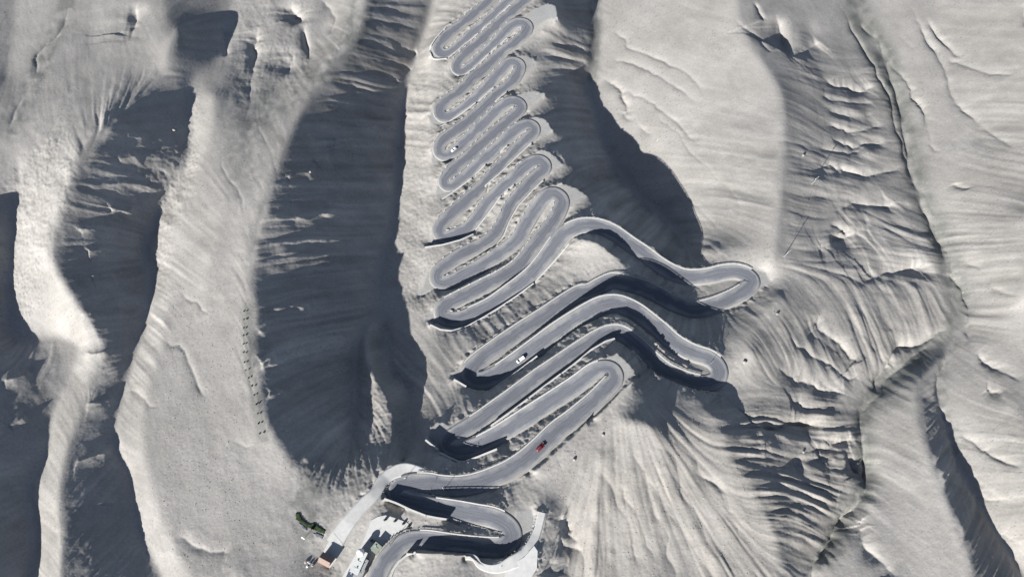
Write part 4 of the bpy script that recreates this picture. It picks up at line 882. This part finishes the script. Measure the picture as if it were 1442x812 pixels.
for sg in (1, -1):
    bm = bmesh.new(); vs_ = [bm.verts.new(p) for p in ((sg * 2.1, -1.6, 2.7), (sg * 2.1, 1.6, 2.7), (sg * 2.1, 0, 4.0), (sg * 2.0, -1.6, 2.7), (sg * 2.0, 1.6, 2.7), (sg * 2.0, 0, 4.0))]
    for f in ((0, 1, 2), (3, 4, 5), (0, 1, 4, 3), (1, 2, 5, 4), (2, 0, 3, 5)): bm.faces.new([vs_[k] for k in f])
    bmesh.ops.recalc_face_normals(bm, faces=bm.faces); obj("gable", bm, M['redwall'], hut)
dr = bx("door", (.6, 1.62, 1.0), (.9, .08, 2.0), M['wood'], hut); bx("handle", (.9, 1.68, 1.0), (.05, .05, .14), M['steel'], dr)
wd = bx("window", (-1.0, 1.62, 1.5), (.9, .06, .8), M['glass'], hut); bx("frame", (-1.0, 1.63, 1.06), (1.05, .1, .08), M['white'], wd)
ZP = ZW + .24
def flat_house(name, uv, d, size, h, roofm, label, over=.25):
    w = px_at(*uv, ZP + h); rz = px_dir(*uv, *d, ZP); r = empty(name, (w[0], w[1], ZP), rz); tag(r, label, "building" if h > 3 else "kiosk")
    lx, ly = size; bx("wall", (0, 0, h / 2), (lx - over, ly - over, h), M['wallc'], r); rf = bx("roof", (0, 0, h + .1), (lx + over, ly + over, .22), roofm, r)
    bm = bmesh.new(); k = 0; x_ = -lx / 2 + .3
    while x_ < lx / 2: add_box(bm, (x_, 0, h + .215), (.05, ly + over - .1, .04)); x_ += .6
    o = obj("roof_seam", bm, roofm, rf); o["kind"] = "stuff"
    for k in range(max(1, int(lx / 2.8))): vt = bx("roof_vent", (-lx / 2 + 1.2 + k * 2.6, random.uniform(-.25, .25) * ly, h + .42), (.55, .5, .45), M['steel'], r); bx("vent_cap", (-lx / 2 + 1.2 + k * 2.6, vt.location.y, h + .9) if False else (-lx / 2 + 1.2 + k * 2.6, 0, h + .26), (.1, ly * .5, .05), M['dark'], vt)
    for k in range(max(1, int(lx / 2.2))):
        wn_ = bx("window", (-lx / 2 + 1.1 + k * 2.1, -ly / 2 + over / 2 - .02, h * .55), (1.2, .08, 1.0), M['glass'], r); bx("sill", (-lx / 2 + 1.1 + k * 2.1, -ly / 2 + over / 2 - .06, h * .55 - .55), (1.35, .16, .08), M['concrete'], wn_)
    bx("door", (lx / 2 - over / 2 + .02, 0, 1.05), (.08, 1.0, 2.1), M['wood'], r)
    return r
flat_house("visitor_building", (505, 791), (-5, 11), (8.6, 3.4), 3.9, M['light_roof'], "long flat building with a pale roof on the left rim of the plaza")
flat_house("grey_annex", (511, 795), (-5, 11), (4.6, 2.5), 3.2, M['grey_roof'], "lower annex with a dark grey roof, road side of the pale roofed building")
flat_house("grey_shed", (505, 808), (-5, 11), (4.6, 3.2), 3.1, M['grey_roof'], "dark grey roofed shed at the bottom edge, below the annex")
flat_house("blue_roof_shed", (494, 810), (-5, 11), (4.2, 2.8), 2.9, M['blue_roof'], "shed with a nearly black blue roof at the bottom edge of the plaza")
kk = flat_house("ticket_kiosk", (529.5, 771), (-7, 9), (3.4, 3.1), 2.8, M['green_roof'], "square kiosk with a sage green roof casting a long shadow on the plaza")
w = px_at(508, 777, ZP + 4); tw = empty("round_turret", (w[0], w[1], ZP), 0); tag(tw, "white domed turret at the upper end of the pale roofed building", "turret")
bm = bmesh.new(); add_cyl(bm, (0, 0, 0), (0, 0, 4.4), 1.25, n=16); obj("drum", bm, M['wallc'], tw)
bm = bmesh.new(); bmesh.ops.create_uvsphere(bm, u_segments=16, v_segments=8, radius=1.5)
for v in bm.verts: v.co.z = max(v.co.z, -.2) * .8 + 4.5
obj("dome", bm, M['white'], tw, True); bm = bmesh.new(); add_cyl(bm, (0, 0, 5.6), (0, 0, 6.6), .06, n=6); obj("finial", bm, M['dark'], tw)

# plaza furniture
def bollard(uv, label):
    w = px_at(*uv, ZP); r = empty("bollard", w); tag(r, label, "bollard", "dark bollards along the plaza edge")
    bm = bmesh.new(); add_cyl(bm, (0, 0, 0), (0, 0, .95), .17, .14, 10); obj("post", bm, M['dark'], r); bm = bmesh.new(); add_cyl(bm, (0, 0, .95), (0, 0, 1.08), .2, .08, 10); obj("cap", bm, M['steel'], r)
BP = T(440, 722, S9, [(890, 388), (925, 366), (958, 325), (1003, 306), (1040, 288), (1080, 267), (1130, 246), (1190, 232), (1238, 222), (1335, 200)])
for k, p in enumerate(BP): bollard(p, f"dark bollard on the plaza edge beside the road, {ORD[k]} from the green kiosk")
def planter(uv, label, h):
    w = px_at(*uv, ZP); r = empty("planter", w, .4); tag(r, label, "planter", "dark planters on the plaza")
    bx("box", (0, 0, h / 2), (.9, .7, h), M['dark'], r, top=1.12); bm = bmesh.new(); bmesh.ops.create_icosphere(bm, subdivisions=2, radius=.45)
    for v in bm.verts: v.co = v.co * random.uniform(.75, 1.15) + Vector((0, 0, h + .12))
    obj("foliage", bm, M['leaf'], r)
for p, lab, h in zip(T(440, 722, S9, [(925, 85), (1050, 100), (755, 345), (795, 362), (1155, 135), (1222, 168), (525, 718), (850, 492)]),
   ["tall dark planter at the upper rim of the plaza, left one", "tall dark planter at the upper rim of the plaza, right one", "low planter standing alone above the kiosk on pale paving", "low planter close to the kiosk's upper left corner", "planter by the guard rail at the plaza's right end", "planter at the narrow right tip of the plaza", "planter beside the pale roofed building at the bottom", "planter against the road side of the kiosk"],
   [1.5, 1.5, .8, .7, .8, .7, .8, .7]): planter(p, lab, h)
def lamp(uv, z, rz, label):
    w = px_at(*uv, z); r = empty("street_lamp", (w[0], w[1], z), rz); tag(r, label, "street lamp", "street lamps at the summit")
    bm = bmesh.new(); add_cyl(bm, (0, 0, 0), (0, 0, 4.4), .1, .07, 8); obj("pole", bm, M['steel'], r)
    bm = bmesh.new(); add_cyl(bm, (0, 0, 4.35), (1.0, 0, 4.6), .05, n=6); obj("arm", bm, M['steel'], r); bx("lamp_head", (1.2, 0, 4.6), (.6, .24, .12), M['dark'], r)
for uv, rz, lab in [((625.5, 689), 1.9, "street lamp on the lower edge of the leg that joins the concrete lane"), ((570.5, 674), .2, "street lamp at the fork of road and concrete lane"), ((1000, 512), 1.2, "street lamp on the lit far right loop"), ((549, 768), 1.0, "street lamp on the asphalt just right of the kiosk")]:
    i = nearest_i(uv); lamp(uv, ROAD[i, 2] + .05, rz, lab)
w = place(429, 757); sg_ = empty("sign_board", w, -.5); tag(sg_, "small white notice board on a post below the green net", "sign")
bm = bmesh.new(); add_cyl(bm, (0, 0, -.2), (0, 0, 2.6), .08, n=8); obj("post", bm, M['dark'], sg_); bm = bmesh.new(); add_box(bm, (0, 0, 2.5), (1.3, .08, .9)); 
for v in bm.verts: v.co.y += (v.co.z - 2.5) * .5
obj("panel", bm, M['white'], sg_)

# green net and grey sheets on the ground
def sheet(name, px, m, label, cat, lift=.5, bump=.25, res=.8, group=None):
    g = [place(*a) for a in px]; xs, ys = [p.x for p in g], [p.y for p in g]
    bm = bmesh.new(); nxx, nyy = int((max(xs) - min(xs)) / res) + 2, int((max(ys) - min(ys)) / res) + 2
    poly = [(p.x, p.y) for p in g]; vsd = {}
    def vert(i, j):
        if (i, j) not in vsd:
            x_, y_ = min(xs) + i * res, min(ys) + j * res; vsd[i, j] = bm.verts.new((x_ - g[0].x, y_ - g[0].y, ground_z(x_, y_) + lift + random.uniform(-bump, bump) - g[0].z))
        return vsd[i, j]
    for i in range(nxx):
        for j in range(nyy):
            cx_, cy_ = np.array([min(xs) + (i + .5) * res]), np.array([min(ys) + (j + .5) * res])
            if inside(poly, cx_, cy_)[0]: bm.faces.new((vert(i, j), vert(i + 1, j), vert(i + 1, j + 1), vert(i, j + 1)))
    ed = [e for e in bm.edges if len(e.link_faces) == 1]; r = bmesh.ops.extrude_edge_only(bm, edges=ed)
    for v in r['geom']:
        if isinstance(v, bmesh.types.BMVert): v.co.z -= lift + .5
    bmesh.ops.recalc_face_normals(bm, faces=bm.faces)
    o = obj(name, bm, m, None, True); o.location = g[0]; tag(o, label, cat, group); return o
S18 = 18.02
sheet("shade_net", T(410, 712, S18, [(120, 185), (215, 180), (290, 330), (440, 440), (600, 436), (740, 540), (870, 615), (835, 705), (720, 670), (560, 600), (400, 530), (250, 420), (120, 345)]), M['net'], "long green shade net in a bent strip on bare ground left of the lane", "net", .3, .07, .35)
sheet("tarpaulin", T(410, 712, S18, [(200, 430), (280, 450), (410, 560), (380, 640), (280, 570)]), M['panel'], "slate grey sheet against the lower edge of the green net, left of the notice board", "tarpaulin", .2, .05, .35, "slate grey sheets below the green net")
sheet("tarpaulin", T(410, 712, S18, [(560, 700), (640, 670), (820, 740), (790, 830), (640, 800)]), M['panel'], "slate grey sheet against the lower edge of the green net, right of the notice board", "tarpaulin", .2, .05, .35, "slate grey sheets below the green net")

# ------------------------------------------------------------------ shrubs on the terrace rim
def leaf_ball(n, r, flat=.75):
    bm = bmesh.new()
    for k in range(n):
        d = Vector((random.gauss(0, 1), random.gauss(0, 1), random.gauss(0, 1))).normalized() * r * random.uniform(.5, 1); d.z = abs(d.z) * flat + .1
        a = Vector((random.gauss(0, 1), random.gauss(0, 1), random.gauss(0, 1))).normalized() * .16; b_ = d.cross(a).normalized() * .1
        bm.faces.new([bm.verts.new(d + q) for q in (a, b_, -a, -b_)])
    return bm
sh = empty("shrub", (0, 0, 0)); obj("foliage", leaf_ball(90, .36), M['leaf'], sh); bm = bmesh.new()
for k in range(5): a = k * 1.257; add_cyl(bm, (0, 0, -.1), (.25 * math.cos(a), .25 * math.sin(a), .35), .03, .015, 4)
obj("stem", bm, M['wood'], sh)
SHR = [((343.8, 438), (348, 437.4)), ((343.2, 450), (347.8, 448.7)), ((343, 461.5), (347, 461)), ((343, 472), (347, 471)), ((343, 484), (347, 483)), ((343, 496), (347, 496)), ((344, 510), (348, 509)), ((346, 521), (351, 519)), ((350, 532), (354, 530)), ((355, 543), (360, 542)), ((358, 556), (362, 554)), ((361, 569), (365, 567)), ((363, 582), (367, 581)), ((364, 596), (369, 594)), ((366, 610), (372, 608))]
first = True
for k, pr in enumerate(SHR):
    for q, uv in enumerate(pr):
        o = sh if first else copy_tree(sh); first = False
        o.location = place(*uv); o.rotation_euler.z = random.uniform(0, 6); sc_ = random.uniform(.8, 1.15); o.scale = (sc_,) * 3
        tag(o, f"small dark shrub on the terrace rim, {'left' if q == 0 else 'right'} one of the {ORD[k]} pair from the top", "shrub", "pairs of shrubs along the terrace rim")

# ------------------------------------------------------------------ boulders and loose stones
def boulder_bm(r):
    bm = bmesh.new(); bmesh.ops.create_icosphere(bm, subdivisions=2, radius=r)
    for v in bm.verts: v.co *= random.uniform(.75, 1.2); v.co.z *= .75
    return bm
for uv, r, lab in [((808.5, 647), 1.1, "pale boulder with a black shadow alone on the slope right of the red car"), ((1048, 510), 1.4, "white boulder on the dark slope right of the far right bend"), ((1094, 442), 1.1, "grey boulder on the bare slope below the pole"), ((1131, 219.5), 1.2, "pale boulder on the ribbed slope right of the plateau"),
   ((245, 184), 1.3, "white boulder lit in the middle of the big left shadow"), ((437, 242.5), 1.2, "pale boulder glinting high on the dark slope left of the switchbacks"), ((849, 612), 1.0, "small dark boulder on the lower fan, right of the red car"), ((1131, 636), 1.0, "boulder near the stream gully low on the right")]:
    o = obj("boulder", boulder_bm(r * .62), M['rock']); p = place(*uv); o.location = (p.x, p.y, p.z + r * .35); tag(o, lab, "boulder", "lone boulders on the slopes")
bm = bmesh.new()
ctr = [(434, 790), (436, 793), (433, 797), (440, 795), (431, 791)]
for k, uv in enumerate(ctr):
    o = obj("rubble_block", boulder_bm(.38 + .07 * k), M['white'] if k < 3 else M['rock']); p = place(*uv); o.location = (p.x, p.y, p.z + .3)
    tag(o, ["white rubble block at the top of the small heap left of the hut", "white rubble block in the centre of the small heap left of the hut", "white rubble block at the foot of the small heap left of the hut", "grey rubble block on the right of the heap left of the hut", "grey rubble block on the left of the heap left of the hut"][k], "rubble", "heap of rubble left of the hut")
bm.free()
def stones(name, n, pick, rmin, rmax):
    V = []; F = []
    for k in range(n):
        uv = pick();
        p = place(*uv, n=3); rc_ = cell(np.array([p.x, p.y])); ri, ci = int(np.clip(rc_[0], 0, NY - 1)), int(np.clip(rc_[1], 0, NX - 1))
        if paved[ri, ci]: continue
        r = random.uniform(rmin, rmax); b0 = len(V); a0 = random.uniform(0, 6)
        for t in range(4): V.append((p.x + r * math.cos(a0 + t * 1.57) * random.uniform(.7, 1.2), p.y + r * math.sin(a0 + t * 1.57) * random.uniform(.7, 1.2), p.z - .05))
        V.append((p.x + random.uniform(-.3, .3) * r, p.y + random.uniform(-.3, .3) * r, p.z + r * random.uniform(.7, 1.1)))
        F += [(b0 + t, b0 + (t + 1) % 4, b0 + 4) for t in range(4)]
    me = bpy.data.meshes.new(name); me.from_pydata(V, [], F); me.materials.append(M['rock']); o = bpy.data.objects.new(name, me); C.objects.link(o); o["kind"] = "stuff"; return o
def pick():
    m = random.random()
    if m < .35: return (random.uniform(760, 1080), random.uniform(590, 810))
    if m < .5: return (random.uniform(230, 350), random.uniform(400, 800))
    if m < .75: i = random.randrange(len(ROAD)); return (ROAD[i, 3] + random.gauss(0, 14), ROAD[i, 4] + random.gauss(0, 12))
    return (random.uniform(20, 1420), random.uniform(10, 800))
stones("loose_stones", 2200, pick, .12, .34)

# ------------------------------------------------------------------ utility poles on the right ridge
tops = []
for uv, lab in [((1104, 361), "grey utility pole on the right ridge beside the far right bend"), ((1143, 259), "grey utility pole further down the ribbed slope on the right")]:
    p = place(*uv); r = empty("utility_pole", p, .6); tag(r, lab, "utility pole", "utility poles on the right ridge")
    bm = bmesh.new(); add_cyl(bm, (0, 0, -.5), (0, 0, 8), .2, .14, 10); obj("pole", bm, M['steel'], r); bx("crossarm", (0, 0, 7.4), (2.4, .16, .16), M['steel'], r)
    for sx in (-1, 1): bm = bmesh.new(); add_cyl(bm, (sx, 0, 7.48), (sx, 0, 7.8), .09, n=6); obj("insulator", bm, M['white'], r)
    tops.append(p + Vector((0, 0, 7.8)))
bm = bmesh.new(); prev = None
for k in range(21):
    t = k / 20; q = tops[0].lerp(tops[1], t) - Vector((0, 0, 4 * t * (1 - t) * 1.6))
    if prev is not None: add_cyl(bm, prev - tops[0], q - tops[0], .035, n=5)
    prev = q
o = obj("overhead_wire", bm, M['dark']); o.location = tops[0]; tag(o, "dark overhead wire sagging between the two poles on the right ridge", "wire")
